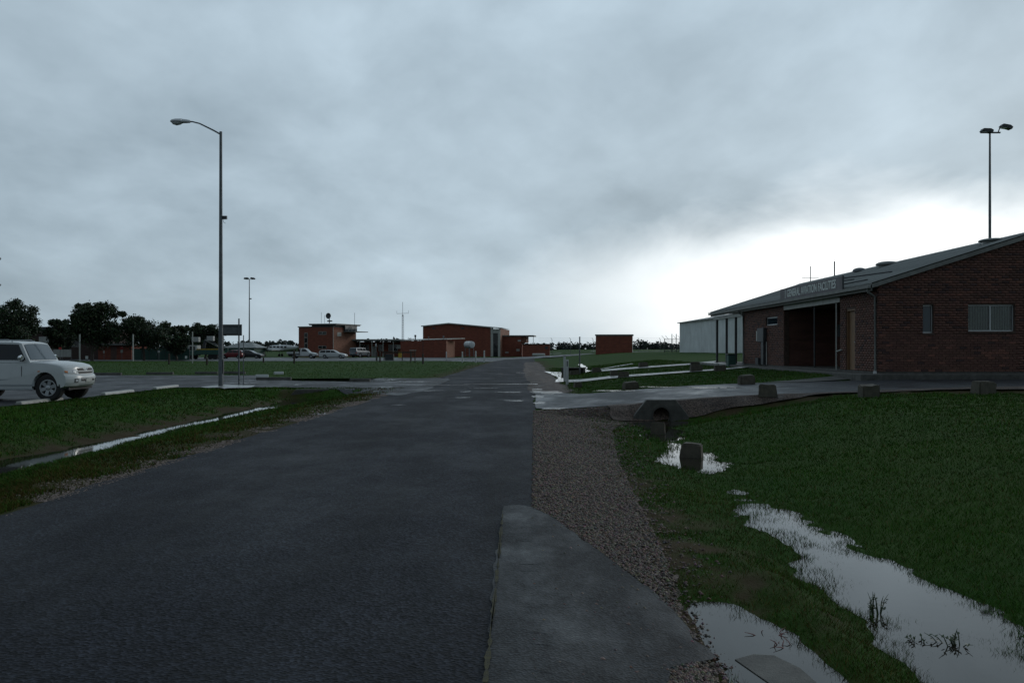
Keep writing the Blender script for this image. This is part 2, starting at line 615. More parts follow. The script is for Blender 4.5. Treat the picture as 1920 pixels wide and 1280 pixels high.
def GP(px, py, z=None):
    """where the sight line through a photo pixel meets the ground"""
    dxp, dzp = (px - 960.0) / F, -(py - YH) / F
    if z is not None:
        Y = (z - EYE) / dzp
        return dxp * Y, Y
    Y = np.concatenate([np.arange(3.5, 60, .02), np.arange(60, 700, .25)])
    hh = EYE + dzp * Y - H(dxp * Y, Y)
    i = int(np.argmax(hh < 0)) if (hh < 0).any() else len(Y) - 1
    return dxp * Y[i], Y[i]


def axis_lines(spans):
    out = []
    for a, b, n in spans:
        out += list(np.linspace(a, b, n, endpoint=False))
    return np.array(out + [spans[-1][1]])


gx = axis_lines([(-4000, -400, 8), (-400, -80, 16), (-80, -16, 32), (-16, -10, 30), (-10, -5, 60), (-5, .8, 24), (.8, 4.6, 84),
                 (4.6, 10, 44), (10, 16, 24), (16, 40, 24), (40, 400, 18), (400, 4000, 8)])
gy = axis_lines([(-60, 2, 10), (2, 11, 150), (11, 23, 130), (23, 37, 70), (37, 60, 40), (60, 160, 40), (160, 600, 22), (600, 7000, 12)])
GX, GY = np.meshgrid(gx, gy)
GZ = HT(GX, GY)
nx, ny = len(gx), len(gy)
idx = np.arange(nx * ny).reshape(ny, nx)
quads = np.stack([idx[:-1, :-1], idx[:-1, 1:], idx[1:, 1:], idx[1:, :-1]], -1).reshape(-1, 4)
ground = np_mesh('ground', np.stack([GX, GY, GZ], -1).reshape(-1, 3), quads, M_GROUND)
ground.data.polygons.foreach_set('use_smooth', [True] * len(ground.data.polygons))
tag(ground, kind='structure')


def dirtiness(x, y):
    u = x - xr_(y)
    v = -ROADW - u
    nz = vnoise(x, y, .5, 5) + .6 * vnoise(x, y, .16, 6)
    a = np.clip(1.05 - v / 1.25 + nz * 1.3, 0, .92) * (v > -.5)                    # bare strip along the road on the left
    e = x - xdl(y)
    b = np.clip(1.2 - np.abs(e + .35) / .75 + nz, 0, 1) * (y > 4) * (y < 36)      # ditch bed and cut bank
    b2 = .8 * np.clip(1.0 - np.abs(e + 1.1) / .6 + nz * 1.5, 0, 1) * ss(8, 11, y) * (1 - ss(16, 18.5, y))
    c = np.clip(1.1 - (u - .9) / .6 + nz * 1.6, 0, 1) * (u > 0) * (y < 23)        # edge of the gravel
    c = c + .4 * np.clip(.7 - np.abs(x - 1.9) / .45 + nz * 1.6, 0, 1) * (y < 8)
    bank = np.clip(1.1 - np.abs(y - 23.0) / .5 + nz, 0, 1) * (x > .8) * (x < 16)
    f2 = .8 * np.clip(1.2 - (u - .2) / 1.6 + nz, 0, 1) * (u > 0) * (y > 30) * (y < 120)
    return np.clip(np.maximum.reduce([a, b, b2, c, bank, f2]), 0, 1)


da = ground.data.attributes.new('dirt', 'FLOAT', 'POINT')
da.data.foreach_set('value', dirtiness(GX, GY).astype(np.float32).ravel())


def rough(pts, seg, amp, seed=0):
    out = []
    n = len(pts)
    for i in range(n):
        a, b = Vector(pts[i]), Vector(pts[(i + 1) % n])
        L = (b - a).length
        k = max(1, int(L / seg))
        nrm = Vector((-(b - a).y, (b - a).x)).normalized() if L > 0 else Vector((0, 0))
        for j in range(k):
            p = a.lerp(b, j / k)
            q = float(vnoise(p.x, p.y, seg * 3.1, seed) + .6 * vnoise(p.x, p.y, seg * 1.3, seed + 1))
            out.append(p + nrm * amp * 1.6 * q)
    return out


def sheet(name, pts, zoff, m, sx=1.0, sy=1.0, flat=None, parent=None, kind='structure', label=None, thick=0.0):
    bm = bmesh.new()
    vs = [bm.verts.new((p[0], p[1], 0)) for p in pts]
    f = bm.faces.new(vs)
    bmesh.ops.triangulate(bm, faces=[f])
    x0, x1 = min(p[0] for p in pts), max(p[0] for p in pts)
    y0, y1 = min(p[1] for p in pts), max(p[1] for p in pts)
    if flat is None:
        for c, n, a, b, st in (((1, 0, 0), 0, x0, x1, sx), ((0, 1, 0), 1, y0, y1, sy)):
            k = a + st
            while k < b - 1e-4:
                co = (k, 0, 0) if n == 0 else (0, k, 0)
                bmesh.ops.bisect_plane(bm, geom=bm.verts[:] + bm.edges[:] + bm.faces[:], plane_co=co, plane_no=c, dist=1e-5)
                k += st
    bm.verts.ensure_lookup_table()
    xs = np.array([v.co.x for v in bm.verts])
    ys = np.array([v.co.y for v in bm.verts])
    zs = np.full(len(xs), flat) if flat is not None else H(xs, ys) + zoff
    for v, z in zip(bm.verts, zs):
        v.co.z = z
    if thick:
        r = bmesh.ops.extrude_face_region(bm, geom=bm.faces[:])
        for v in r['geom']:
            if isinstance(v, bmesh.types.BMVert):
                v.co.z -= thick
    bmesh.ops.recalc_face_normals(bm, faces=bm.faces)
    me = bpy.data.meshes.new(name)
    bm.to_mesh(me)
    bm.free()
    if not thick and len(me.polygons) and me.polygons[0].normal.z < 0:
        me.flip_normals()
    me.materials.append(m)
    o = link(name, me, parent)
    return tag(o, label=label, kind=kind)


# ------------------------------------------------------------------ paved surfaces
def edge(f, ys, seg, amp, seed):
    yy = np.arange(ys[0], ys[1], seg)
    return [Vector((float(f(y)) + amp * float(vnoise(y, 0, seg * 3, seed) + .7 * vnoise(y, 5, seg * 1.2, seed + 1)), float(y))) for y in yy]


def grade(f, y0, y1, amp, seed):
    e = edge(f, (y0, 14), .12, amp, seed) + edge(f, (14, 40), .35, amp, seed + 2) + edge(f, (40, y1), 1.5, amp * 1.6, seed + 4)
    return e


right_e = grade(xr_, -8, 152, .09, 11)
left_e = grade(lambda y: xr_(y) - ROADW, -8, 152, .12, 21)
sheet('road', right_e + left_e[::-1], .012, M_ROAD, 3.0, 6.0)

patch_px = [(945, 951), (975, 949), (1005, 957), (1030, 968), (1060, 990), (1110, 1028), (1160, 1065), (1215, 1105), (1240, 1130),
            (1262, 1150), (1290, 1185), (1300, 1205), (1330, 1222), (1345, 1238), (1300, 1248), (1255, 1258), (1248, 1330), (1248, 1500),
            (890, 1500), (905, 1290), (918, 1180), (930, 1060), (940, 990)]
sheet('side_path', rough([GP(*p) for p in patch_px], .07, .022, 31), .018, M_PATCH, .2, .2)

gr = edge(lambda y: xr_(y) - .06, (3.0, 23.6), .1, .05, 41)
gl = edge(lambda y: xr_(y) + np.interp(y, [3, 5.8, 7, 10, 14, 19, 22, 24], [.9, .95, 1.05, 1.15, 1.3, 1.6, 2.3, 3.0]), (3.0, 23.6), .1, .3, 43)
sheet('gravel_shoulder', gr + gl[::-1], .004, M_GRAVEL, .2, .2)
# gravel bank beside the culvert and along the front of the forecourt
sheet('gravel_bank', rough([(2.6, 22.55), (5, 22.7), (8, 23.0), (13, 23.0), (18, 22.9), (18, 23.6), (8, 23.5), (2.6, 23.6)], .25, .12, 45), .045, M_GRAVEL, .5, .25)
sheet('gravel_shoulder', rough([(.8, 30.5), (.8, 60), (1.6, 110), (3.2, 110), (2.6, 60), (2.4, 36), (2.0, 31.5)], .6, .25, 47), .02, M_GRAVEL, 1, 3)

drive = rough([(.66, 24.1), (.9, 23.75), (2, 23.55), (4, 23.55), (8, 23.4), (14, 23.3), (19, 23.5), (30, 23.3), (30, 29.9), (12.0, 29.9), (11.2, 29.6),
               (9, 30.2), (7, 30.9), (4.6, 31.6), (2.6, 32.6), (.9, 34.0)], .4, .07, 51)
sheet('forecourt_drive', drive, .03, M_DRIVE, .5, .5)
sheet('gravel_forecourt', rough([(15.2, 23.35), (29.5, 23.2), (29.5, 29.0), (18.5, 29.2), (17.2, 27.5), (15.6, 25.5)], .4, .2, 53), .042, M_GRAVEL, .8, .8)

cp = rough([(-14.35, 16), (-14.35, 37.2), (-13.0, 38), (-12.2, 46.4), (-13.5, 47.5), (-15.5, 54.5), (-75, 55.8), (-75, 16)], .5, .07, 55)
sheet('car_park', cp, .018, M_PARK, 4, 4)
ld = rough([(-14.4, 37.2), (-12, 37.6), (-9.6, 37.4), (-7.6, 36.2), (-6.2, 34.6), (-5.0, 32.4), (-4.0, 30.6), (-3.4, 34), (-3.3, 46), (-3.6, 49.6),
            (-5.2, 45.2), (-7, 43.4), (-11, 45.0), (-13.2, 47.3), (-14.4, 48)], .35, .09, 57)
sheet('left_driveway', ld, .024, M_PARK, .5, .5)
sheet('service_road', [(-140, 119), (-30, 119.5), (-10, 121), (-4, 112), (-2.6, 112), (-1, 135), (3, 149), (30, 160), (30, 167), (-30, 168), (-140, 160)], .02, M_DRIVE, 20, 12)
sheet('footpath', rough([GP(*p) for p in [(1066, 713.5), (1140, 706.5), (1200, 702.5), (1300, 696), (1360, 692), (1440, 686), (1440, 688.5), (1360, 694.5), (1300, 698.5), (1200, 706), (1140, 711), (1066, 718)]], .4, .03, 61),
      .05, M_WETCONC, .6, .6)
sheet('footpath', rough([GP(*p) for p in [(1128, 694), (1200, 688.5), (1300, 682), (1345, 677.5), (1345, 680.5), (1300, 684.5), (1200, 691.5), (1128, 697.2)]], .4, .03, 63),
      .05, M_WETCONC, .6, .6)
sheet('footpath', rough([(5.6, 62), (9.4, 68), (9.4, 69.2), (5.6, 63)], .6, .05, 65), .05, M_WETCONC, .6, .6)
sheet('footpath', rough([(9.6, 29.4), (12.0, 30.4), (12.0, 31.4), (10.4, 31.0), (8.6, 30.3)], .3, .04, 66), .05, M_CONCD, .5, .5)
# pale service strips on the airfield far off
sheet('far_taxiway', [(2, 230), (26, 232), (26, 239), (2, 237)], .05, M_WETCONC, 10, 10)
sheet('far_taxiway', [(30, 205), (70, 215), (70, 221), (30, 210)], .05, M_WETCONC, 10, 10)
sheet('lamp_pad', rough([GP(*p) for p in [(376, 729), (420, 725), (478, 726), (470, 730), (420, 733)]], .3, .06, 67), .09, M_WETCONC, .4, .4)

# ------------------------------------------------------------------ standing water


def rect(x0, x1, y0, y1):
    return [(x0, y0), (x1, y0), (x1, y1), (x0, y1)]


sheet('puddle', rect(1.75, 4.2, 2, 13.0), 0, M_WATER, flat=WATER_R)
sheet('puddle', rect(2.0, 4.4, 13.0, 17.2), 0, M_WATER, flat=WATER_R)
sheet('puddle', rect(2.4, 5.0, 17.2, 22.6), 0, M_WATER, flat=WATER_R)
sheet('puddle', rect(1.0, 1.9, 2.5, 6.5), 0, M_WATER, flat=WATER_N)
sheet('ditch_water', rect(-10.2, -6.6, 6, 35.2), 0, M_WATER, flat=WATER_L)


def puddle_px(pts, zoff, amp=.05, seed=70, seg=.12, m=None):
    sheet('puddle', rough([GP(*p) for p in pts], seg, amp, seed), zoff, m or M_WATER, .6, .6)


puddle_px([(1022, 697), (1058, 699), (1060, 716), (1040, 717), (1048, 708), (1036, 703)], .034, .12, 73, .3)
puddle_px([(1090, 683), (1102, 690), (1098, 693), (1108, 697), (1090, 701), (1070, 704), (1094, 697), (1091, 691), (1084, 684)], .05, .1, 75, .3)


def film(px, py, w, h, zoff, seed):
    """a thin ragged lens of rain water lying on the seal"""
    n = 30
    rs_ = np.random.RandomState(seed)
    ph = rs_.rand(4) * 6.28
    pts = []
    for k in range(n):
        a = 2 * PI * k / n
        r = 1 + .18 * math.sin(2 * a + ph[0]) + .12 * math.sin(3 * a + ph[1]) + .12 * math.sin(5 * a + ph[2]) + .12 * math.sin(9 * a + ph[3])
        pts.append(GP(px + w * .55 * r * math.cos(a), py + h * .3 * r * math.sin(a)))
    sheet('puddle', pts, zoff, M_FILM, .6, .6)


for k_, (px_, py_, w_, h_, zo_) in enumerate([
        (746, 760, 20, 2.2, .02), (873, 735, 15, 5, .02), (937, 701, 16, 2, .02), (976, 699.5, 18, 2.4, .02), (719, 726, 32, 2.2, .03), (820, 723, 104, 2.4, .03),
        (783, 716.5, 94, 4.5, .03), (617, 722, 24, 2, .03), (557, 722, 32, 2, .03), (733, 712.5, 22, 2.4, .03), (600, 777, 28, 3.2, .02), (808, 733, 44, 2.6, .02),
        (906, 728, 50, 2.4, .02), (955, 736, 40, 3, .02), (965, 752, 34, 3.4, .02), (868, 746, 30, 2.2, .02), (690, 735, 40, 2.2, .03), (470, 719, 60, 2, .03),
        (255, 707, 70, 2, .03), (330, 708.5, 50, 1.8, .03), (1340, 729, 110, 4, .04), (1150, 734, 70, 4, .04), (1460, 727, 70, 3, .04), (1230, 727, 60, 2.5, .04),
        (1026, 737, 52, 10, .036), (1008, 745, 22, 7, .036), (1012, 757, 20, 7, .036), (1040, 768, 40, 6, .036), (1006, 731, 16, 6, .03)]):
    film(px_, py_, w_, h_, zo_, 300 + k_)
# the pale wet line across the road
sheet('puddle', [GP(*p) for p in [(870, 719.6), (1008, 719.8), (1008, 721.3), (870, 721.1)]], .02, M_FILM, .6, .6)
# concrete slabs at the mouth of the side path
for i, pl in enumerate(([(1378, 1246), (1412, 1243), (1452, 1244), (1500, 1268), (1560, 1320), (1470, 1320)],
                        [(1262, 1262), (1290, 1250), (1318, 1258), (1334, 1290), (1350, 1340), (1262, 1340)])):
    q = [GP(*p) for p in pl]
    o = sheet('concrete_slab', q, 0, M_CONCD, flat=WATER_N + .005, thick=.08, kind='structure')

# ------------------------------------------------------------------ gravel, grass blades


def scatter_pebbles():
    n = 70000
    y = 4.2 + (23.4 - 4.2) * np.random.rand(n) ** 1.7
    x0 = xr_(y) - .03
    wid = np.interp(y, [3, 5.8, 7, 10, 14, 19, 22, 24], [.95, 1.0, 1.1, 1.2, 1.35, 1.7, 2.3, 3.0])
    x = x0 + wid * np.random.rand(n) ** .9 * (1 + .28 * np.random.randn(n).clip(-1, 1.6) * (np.random.rand(n) < .3))
    # not on the side path
    ppoly = [GP(*p) for p in patch_px]
    keep = ~inside(x, y, ppoly)
    stray = np.random.rand(n) < .012
    keep |= stray
    x, y = x[keep], y[keep]
    n = len(x)
    s = (.004 + .010 * np.random.rand(n) ** 1.8) * np.interp(y, [4, 10, 22], [1, 1.15, 1.7])
    base = np.array([(1, 0, 0), (0, 1, 0), (-1, 0, 0), (0, -1, 0), (0, 0, .7), (0, 0, -.5)])
    a = np.random.rand(n) * 6.28
    ca, sa = np.cos(a), np.sin(a)
    st = 1 + .6 * np.random.rand(n, 3)
    P = base[None] * st[:, None] * s[:, None, None]
    Q = np.stack([P[..., 0] * ca[:, None] - P[..., 1] * sa[:, None], P[..., 0] * sa[:, None] + P[..., 1] * ca[:, None], P[..., 2]], -1)
    Q[..., 2] += (np.random.rand(n, 6) - .5) * .4 * s[:, None]
    Q += np.stack([x, y, H(x, y) + .012 + s * .15], -1)[:, None]
    T = np.array([(0, 1, 4), (1, 2, 4), (2, 3, 4), (3, 0, 4), (1, 0, 5), (2, 1, 5), (3, 2, 5), (0, 3, 5)])
    tr = (np.arange(n)[:, None, None] * 6 + T[None]).reshape(-1, 3)
    c = np.array([1.02, .93, .82]) * (.3 + .85 * np.random.rand(n, 1)) * (1 + .16 * np.random.randn(n, 3))
    o = np_mesh('gravel_stones', Q.reshape(-1, 3), tr, M_PEBBLE, np.repeat(c.clip(.1, 2.2), 6, 0))
    tag(o, 'loose reddish gravel stones along the right edge of the road', 'gravel', kind='stuff')


def inside(x, y, poly):
    r = np.zeros(len(x), bool)
    n = len(poly)
    for i in range(n):
        (x1, y1), (x2, y2) = (poly[i][0], poly[i][1]), (poly[(i + 1) % n][0], poly[(i + 1) % n][1])
        c = (y1 > y) != (y2 > y)
        with np.errstate(divide='ignore', invalid='ignore'):
            r ^= c & (x < (x2 - x1) * (y - y1) / (y2 - y1) + x1)
    return r


scatter_pebbles()


def scatter_verge():
    """sparse road grit along the left edge of the road"""
    n = 9000
    y = 6.5 + (34 - 6.5) * np.random.rand(n) ** 1.5
    v = np.abs(np.random.randn(n)) * .33 - .12
    x = xr_(y) - ROADW - v
    keep = vnoise(x, y, .7, 33) + .5 * vnoise(x, y, .2, 34) > -.05
    x, y = x[keep], y[keep]
    n = len(x)
    s = (.006 + .010 * np.random.rand(n)) * np.interp(y, [4, 10, 30], [1, 1.3, 2.2])
    base = np.array([(1, 0, 0), (-.5, .8, 0), (-.5, -.8, 0), (0, 0, .7)])
    P = base[None] * s[:, None, None] * (1 + .5 * np.random.rand(n, 4, 1))
    P += np.stack([x, y, HT(x, y) + .004 + .085 * paved(x, y)], -1)[:, None]
    T = np.array([(0, 1, 3), (1, 2, 3), (2, 0, 3)])
    c = (.5 + 1.1 * np.random.rand(n, 1)) * np.array([[1, .97, .92]])
    o = np_mesh('road_grit', P.reshape(-1, 3), (np.arange(n)[:, None, None] * 4 + T[None]).reshape(-1, 3), M_PEBBLE, np.repeat(c, 4, 0))
    tag(o, 'pale grit and broken seal along the left edge of the road', 'grit', kind='stuff')


scatter_verge()
moss_px = [(944, 962), (941, 1000), (936, 1060), (929, 1130), (922, 1200), (914, 1290), (907, 1290), (916, 1200), (925, 1130), (933, 1060), (938, 1000), (941, 962)]
sheet('moss_seam', rough([GP(*p) for p in moss_px], .035, .016, 35), .024, mat('moss', (.06, .055, .018), .9, col2=(.022, .022, .016), scale=30, bump=.6, bscale=90), .2, .2)


def grass(name, label, x, y, hgt, wdt, seed):
    rs = np.random.RandomState(seed)
    z = HT(x, y)
    dirt = dirtiness(x, y)
    keep = rs.rand(len(x)) > dirt * 1.05
    # thin out under water
    for lv, x0, x1, y0, y1 in ((WATER_R, 1.99, 5, 2, 22.6), (WATER_N, 1.0, 1.98, 2.5, 6.9), (WATER_L, -10.2, -6.6, 6, 34.3)):
        ins = (x > x0) & (x < x1) & (y > y0) & (y < y1)
        dep = lv - z
        pr = np.where(dep < 0, 1, np.where(dep < .016, .85, np.where(dep < .03, .4, np.where(dep < .045, .07, .006))))
        keep &= ~ins | (rs.rand(len(x)) < pr)
    ppoly = [GP(*p) for p in patch_px]
    keep &= ~inside(x, y, ppoly)
    u = x - xr_(y)
    keep &= (paved(x, y) < .02) & ((u > .05) | (u < -ROADW - .05))
    x, y, z = x[keep], y[keep], z[keep]
    n = len(x)
    a = rs.rand(n) * 6.28
    big = vnoise(x, y, 1.3, 9) + .5 * vnoise(x, y, .4, 10)
    h = hgt(y) * (.5 + rs.rand(n)) * (1 + .5 * big)
    w = wdt(y) * (.7 + .6 * rs.rand(n))
    lean = .75 * rs.randn(n, 2) * h[:, None]
    p0 = np.stack([x - w * np.cos(a), y - w * np.sin(a), z - .008], -1)
    p1 = np.stack([x + w * np.cos(a), y + w * np.sin(a), z - .008], -1)
    p2 = np.stack([x + lean[:, 0], y + lean[:, 1], z + h], -1)
    V = np.stack([p0, p1, p2], 1).reshape(-1, 3)
    T = np.arange(n * 3).reshape(-1, 3)
    lv = -ROADW - (x - xr_(y))
    pdry = .09 + .3 * dirtiness(x, y) + .5 * np.clip(1.2 - np.abs(lv - .9) / 1.2, 0, 1) * (lv > 0) + .3 * np.clip(vnoise(x, y, 2.3, 12) + .5 * vnoise(x, y, .7, 13), 0, 1) + .25 * ((x - xr_(y) > 0) & (x < 2.6) & (y < 22))
    dry = (rs.rand(n) < pdry)[:, None]
    k = (.55 + .75 * rs.rand(n, 1)) * (1 + .55 * big[:, None])
    c = np.where(dry, np.array([[2.0, .60, 1.3]]), np.array([[1.0, 1.0, 1.0]])) * k
    c = c * (1 + .12 * rs.randn(n, 3))
    o = np_mesh(name, V, T, M_BLADE, np.repeat(c.clip(.05, 3), 3, 0))
    tag(o, label, 'grass', kind='stuff')


def cloud(n, y0, y1, fx0, fx1, power):
    t = np.random.rand(n)
    y = (y0 ** (1 - power) + t * (y1 ** (1 - power) - y0 ** (1 - power))) ** (1 / (1 - power))
    x = fx0(y) + (fx1(y) - fx0(y)) * np.random.rand(n)
    return x, y


bx, by = cloud(300000, 3.6, 22.9, lambda y: xr_(y) + .8, lambda y: np.minimum(.66 * y + 3.6, 16) + 0 * y, 1.35)
grass('lawn_grass', 'short wet lawn grass rising from the swale to the brick building', bx, by,
      lambda y: np.interp(y, [4, 10, 22], [.026, .034, .05]), lambda y: np.interp(y, [4, 10, 22], [.0022, .0042, .010]), 1)
bx, by = cloud(150000, 7.0, 37, lambda y: np.maximum(-.64 * y, -14.3), lambda y: xr_(y) - ROADW, 1.2)
grass('verge_grass', 'short wet grass on both banks of the left roadside ditch', bx, by,
      lambda y: np.interp(y, [7, 15, 36], [.04, .05, .06]), lambda y: np.interp(y, [7, 15, 36], [.004, .008, .018]), 2)
bx, by = cloud(60000, 30.5, 75, lambda y: xr_(y) + 1.2, lambda y: np.minimum(.42 * y, 12.3) + 0 * y, 1.2)
grass('far_lawn_grass', 'short wet lawn grass around the footpaths beside the brick building', bx, by,
      lambda y: np.interp(y, [30, 75], [.04, .06]), lambda y: np.interp(y, [30, 75], [.011, .022]), 3)
bx, by = cloud(26000, 44, 118, lambda y: -.5 * y, lambda y: xr_(y) - ROADW, 1.2)
grass('field_grass', 'short grass of the lawn between the car park and the far buildings', bx, by,
      lambda y: np.interp(y, [44, 118], [.04, .06]), lambda y: np.interp(y, [44, 118], [.014, .03]), 4)


# ------------------------------------------------------------------ the aviation building on the right
BX0, BX1, BY0, BY1, RY1 = 12.5, 23.1, 30.0, 47.4, 54.3      # walls, far end of the roof
FL, EV, RXC, RZ = .87, 3.93, 17.8, 5.60                    # floor, eave, ridge x, ridge height
SLOPE = (RZ - EV) / (RXC - BX0)
bld = thing('aviation_building', 'long low red brick building with grey metal gable roof at the right edge', 'building', (BX0, BY0, FL))
OFF = Vector((BX0, BY0, FL))


def wb(mb, name, m, parent, **k):
    """build a mesh given in world coordinates as a child of the building"""
    o = mb.build(name, m, parent, **k)
    q = parent
    off = Vector((0, 0, 0))
    while q:
        off += q.location
        q = q.parent
    o.data.transform(Matrix.Translation(-off))
    return o


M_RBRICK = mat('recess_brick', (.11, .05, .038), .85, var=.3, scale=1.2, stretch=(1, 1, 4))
BR_L, BR_H, JT = .230, .076, .010


def brick_boxes(u0, u1, z0, ztop, holes):
    """list of (ua, ub, za, zb) of bricks in a stretcher bond wall"""
    out = []
    r = 0
    z = z0
    while True:
        u = u0 - (.5 * (BR_L + JT) if r % 2 else 0)
        any_ = False
        while u < u1:
            a, b = max(u, u0), min(u + BR_L, u1)
            if b - a > .03:
                top = min(ztop(a), ztop(b))
                if z + BR_H <= top:
                    any_ = True
                    segs = [(a, b)]
                    for (ha, hb, hz0, hz1) in holes:
                        if z + BR_H > hz0 and z < hz1:
                            ns = []
                            for (p, q) in segs:
                                if q <= ha or p >= hb:
                                    ns.append((p, q))
                                else:
                                    if p < ha - .03:
                                        ns.append((p, ha))
                                    if q > hb + .03:
                                        ns.append((hb, q))
                            segs = ns
                    for (p, q) in segs:
                        out.append((p, q, z, z + BR_H))
            u += BR_L + JT
        z += BR_H + JT
        r += 1
        if not any_ and z > z0 + .5:
            break
        if r > 90:
            break
    return out


def brick_colour(rs):
    k = .72 + .46 * rs.rand()
    t = rs.rand()
    if t < .12:
        return (.55 * k, .62 * k, .75 * k)
    if t < .3:
        return (1.25 * k, 1.15 * k, 1.05 * k)
    return (1.0 * k, .95 * k + .08 * rs.rand(), .95 * k)


def brick_mesh_set(L, n=14):
    out = []
    rs = np.random.RandomState(4)
    for i in range(n):
        me = MB().box(0, L, -.016 - .004 * rs.rand(), .02, 0, BR_H).mesh('brick', M_BRICK, bevel=.005)
        a = me.color_attributes.new('col', 'FLOAT_COLOR', 'POINT')
        c = brick_colour(rs)
        a.data.foreach_set('color', np.tile((*c, 1), len(me.vertices)).astype(np.float32))
        out.append(me)
    return out


def brick_mass(name, boxes, place, parent, seed):
    rs = np.random.RandomState(seed)
    V, C, Fc = [], [], []
    for (a, b, z0, z1) in boxes:
        d = .014 + .006 * rs.rand()
        o = len(V)
        c = brick_colour(rs)
        for q in (place(a, z0, -.01), place(b, z0, -.01), place(b, z1, -.01), place(a, z1, -.01),
                  place(a + .004, z0 + .003, d), place(b - .004, z0 + .003, d), place(b - .004, z1 - .003, d), place(a + .004, z1 - .003, d)):
            V.append(q)
            C.append(c)
        Fc += [(o + 4, o + 5, o + 6, o + 7), (o, o + 1, o + 5, o + 4), (o + 1, o + 2, o + 6, o + 5), (o + 2, o + 3, o + 7, o + 6), (o + 3, o, o + 4, o + 7)]
    ob = np_mesh(name, np.array(V), np.array(Fc), M_BRICK, np.array(C), parent)
    bm = bmesh.new()
    bm.from_mesh(ob.data)
    bmesh.ops.recalc_face_normals(bm, faces=bm.faces)
    bm.to_mesh(ob.data)
    bm.free()
    return tag(ob, kind='stuff')


def verge(x):
    return EV + SLOPE * (x - BX0) if x < RXC else EV + SLOPE * (BX1 - x)


# gable wall (faces the camera) with its two windows
W1 = (14.00, 14.37, 2.19, 3.15)
W2 = (15.55, 17.14, 2.25, 3.16)
W3 = (19.4, 21.2, 2.25, 3.16)
holes = [W1, W2, W3]
gw = thing('gable_wall', None, None)
gw.parent = bld
gw.location = (0, 0, 0)


def wall_with_holes(mb, u0, u1, zlow, top, hs, fn, t):
    """solid wall cells between openings; fn(u,d,z)->xyz, thickness t"""
    us = sorted({u0, u1, *[h[0] for h in hs], *[h[1] for h in hs], *([RXC] if u0 < RXC < u1 and fn(0, 0, 0)[1] == BY0 else [])})
    for a, b in zip(us[:-1], us[1:]):
        mid = (a + b) / 2
        cuts = sorted([(h[2], h[3]) for h in hs if h[0] < mid < h[1]])
        z = zlow
        segs = []
        for (c0, c1) in cuts:
            if c0 > z:
                segs.append((z, z, c0, c0))
            z = c1
        segs.append((z, z, top(a), top(b)))
        for (za, zb_, zc, zd) in segs:
            vs = [fn(a, 0, za), fn(b, 0, zb_), fn(b, 0, zd), fn(a, 0, zc), fn(a, t, za), fn(b, t, zb_), fn(b, t, zd), fn(a, t, zc)]
            mb.add(vs, [(0, 1, 2, 3), (7, 6, 5, 4), (0, 4, 5, 1), (1, 5, 6, 2), (2, 6, 7, 3), (3, 7, 4, 0)])
    return mb


mbg = wall_with_holes(MB(), BX0 + .012, BX1 - .012, FL, lambda x: verge(x) - .05, holes, lambda u, d, z: (u, BY0 + d, z), .22)
wb(mbg, 'mortar_bed', M_MORTAR, gw)
allb = brick_boxes(BX0, BX1, FL + .005, lambda x: verge(x) - .06, holes)
bset = brick_mesh_set(BR_L)
single, rest = [], []
for q in allb:
    full = abs(q[1] - q[0] - BR_L) < 1e-4
    if full and q[1] < 17.4 and q[2] < 2.25 and len(single) < 300:
        single.append(q)
    else:
        rest.append(q)
for i, q in enumerate(single):
    o = bpy.data.objects.new('brick', random.choice(bset))
    COL.objects.link(o)
    o.parent = gw
    o.location = (q[0] - OFF.x, BY0 - OFF.y - .001 + random.uniform(-.002, .002), q[2] - OFF.z)
ob = brick_mass('upper_bricks', rest, lambda u, z, d: (u, BY0 - d, z), gw, 5)
ob.data.transform(Matrix.Translation(-OFF))

# long wall towards the road
LOUV = (41.4, 43.3, 2.80, 3.18)
ENT = (33.5, 40.4, FL - .01, 3.42)
DOOR = (32.05, 32.9, FL, 3.12)
fholes = [LOUV, ENT, DOOR]
fw = thing('long_wall', None, None)
fw.parent = bld
mbf = wall_with_holes(MB(), BY0 + .012, BY1, FL, lambda y: EV - .12, fholes, lambda u, d, z: (BX0 + d, u, z), .22)
wb(mbf, 'mortar_bed', M_MORTAR, fw)
ob = brick_mass('wall_bricks', brick_boxes(BY0, BY1, FL + .005, lambda y: EV - .13, fholes), lambda u, z, d: (BX0 - d, u, z), fw, 6)
ob.data.transform(Matrix.Translation(-OFF))
# far end wall, rear wall
wb(MB().box(BX0 + .3, BX1, BY1 - .2, BY1 - .001, FL, EV - .15), 'end_wall', M_FBRICK, bld)
wb(MB().box(BX1 - .2, BX1 - .013, BY0 + .3, BY1 - .3, FL, EV - .15), 'rear_wall', M_FBRICK, bld)
# entrance recess
rec = wb(MB().box(14.8, 14.95, 33.3, 40.6, FL, 3.7), 'recess_wall', M_RBRICK, bld)
wb(MB().box(BX0 + .23, 14.8, 33.3, 33.49, FL, 3.7), 'recess_wall', M_RBRICK, bld)
wb(MB().box(BX0 + .23, 14.8, 40.41, 40.6, FL, 3.7), 'recess_wall', M_RBRICK, bld)
wb(MB().box(BX0 + .23, 14.8, 33.5, 40.4, 3.45, 3.5), 'recess_ceiling', M_INT, bld)
for y0 in (34.2, 37.6):
    d = wb(MB().box(14.72, 14.798, y0, y0 + 1.8, FL + .02, 3.0), 'entrance_door', M_DOORD, bld, bevel=.006)
    wb(MB().box(14.70, 14.719, y0 + .2, y0 + .8, 1.7, 2.8), 'door_pane', M_GLASS, d)
    wb(MB().cyl((14.66, y0 + .95, 1.7), (14.66, y0 + .95, 2.1), .015), 'handle', M_ALU, d)
wb(MB().box(14.775, 14.797, 39.45, 39.95, 2.2, 2.75), 'notice_panel', M_GALV, bld)
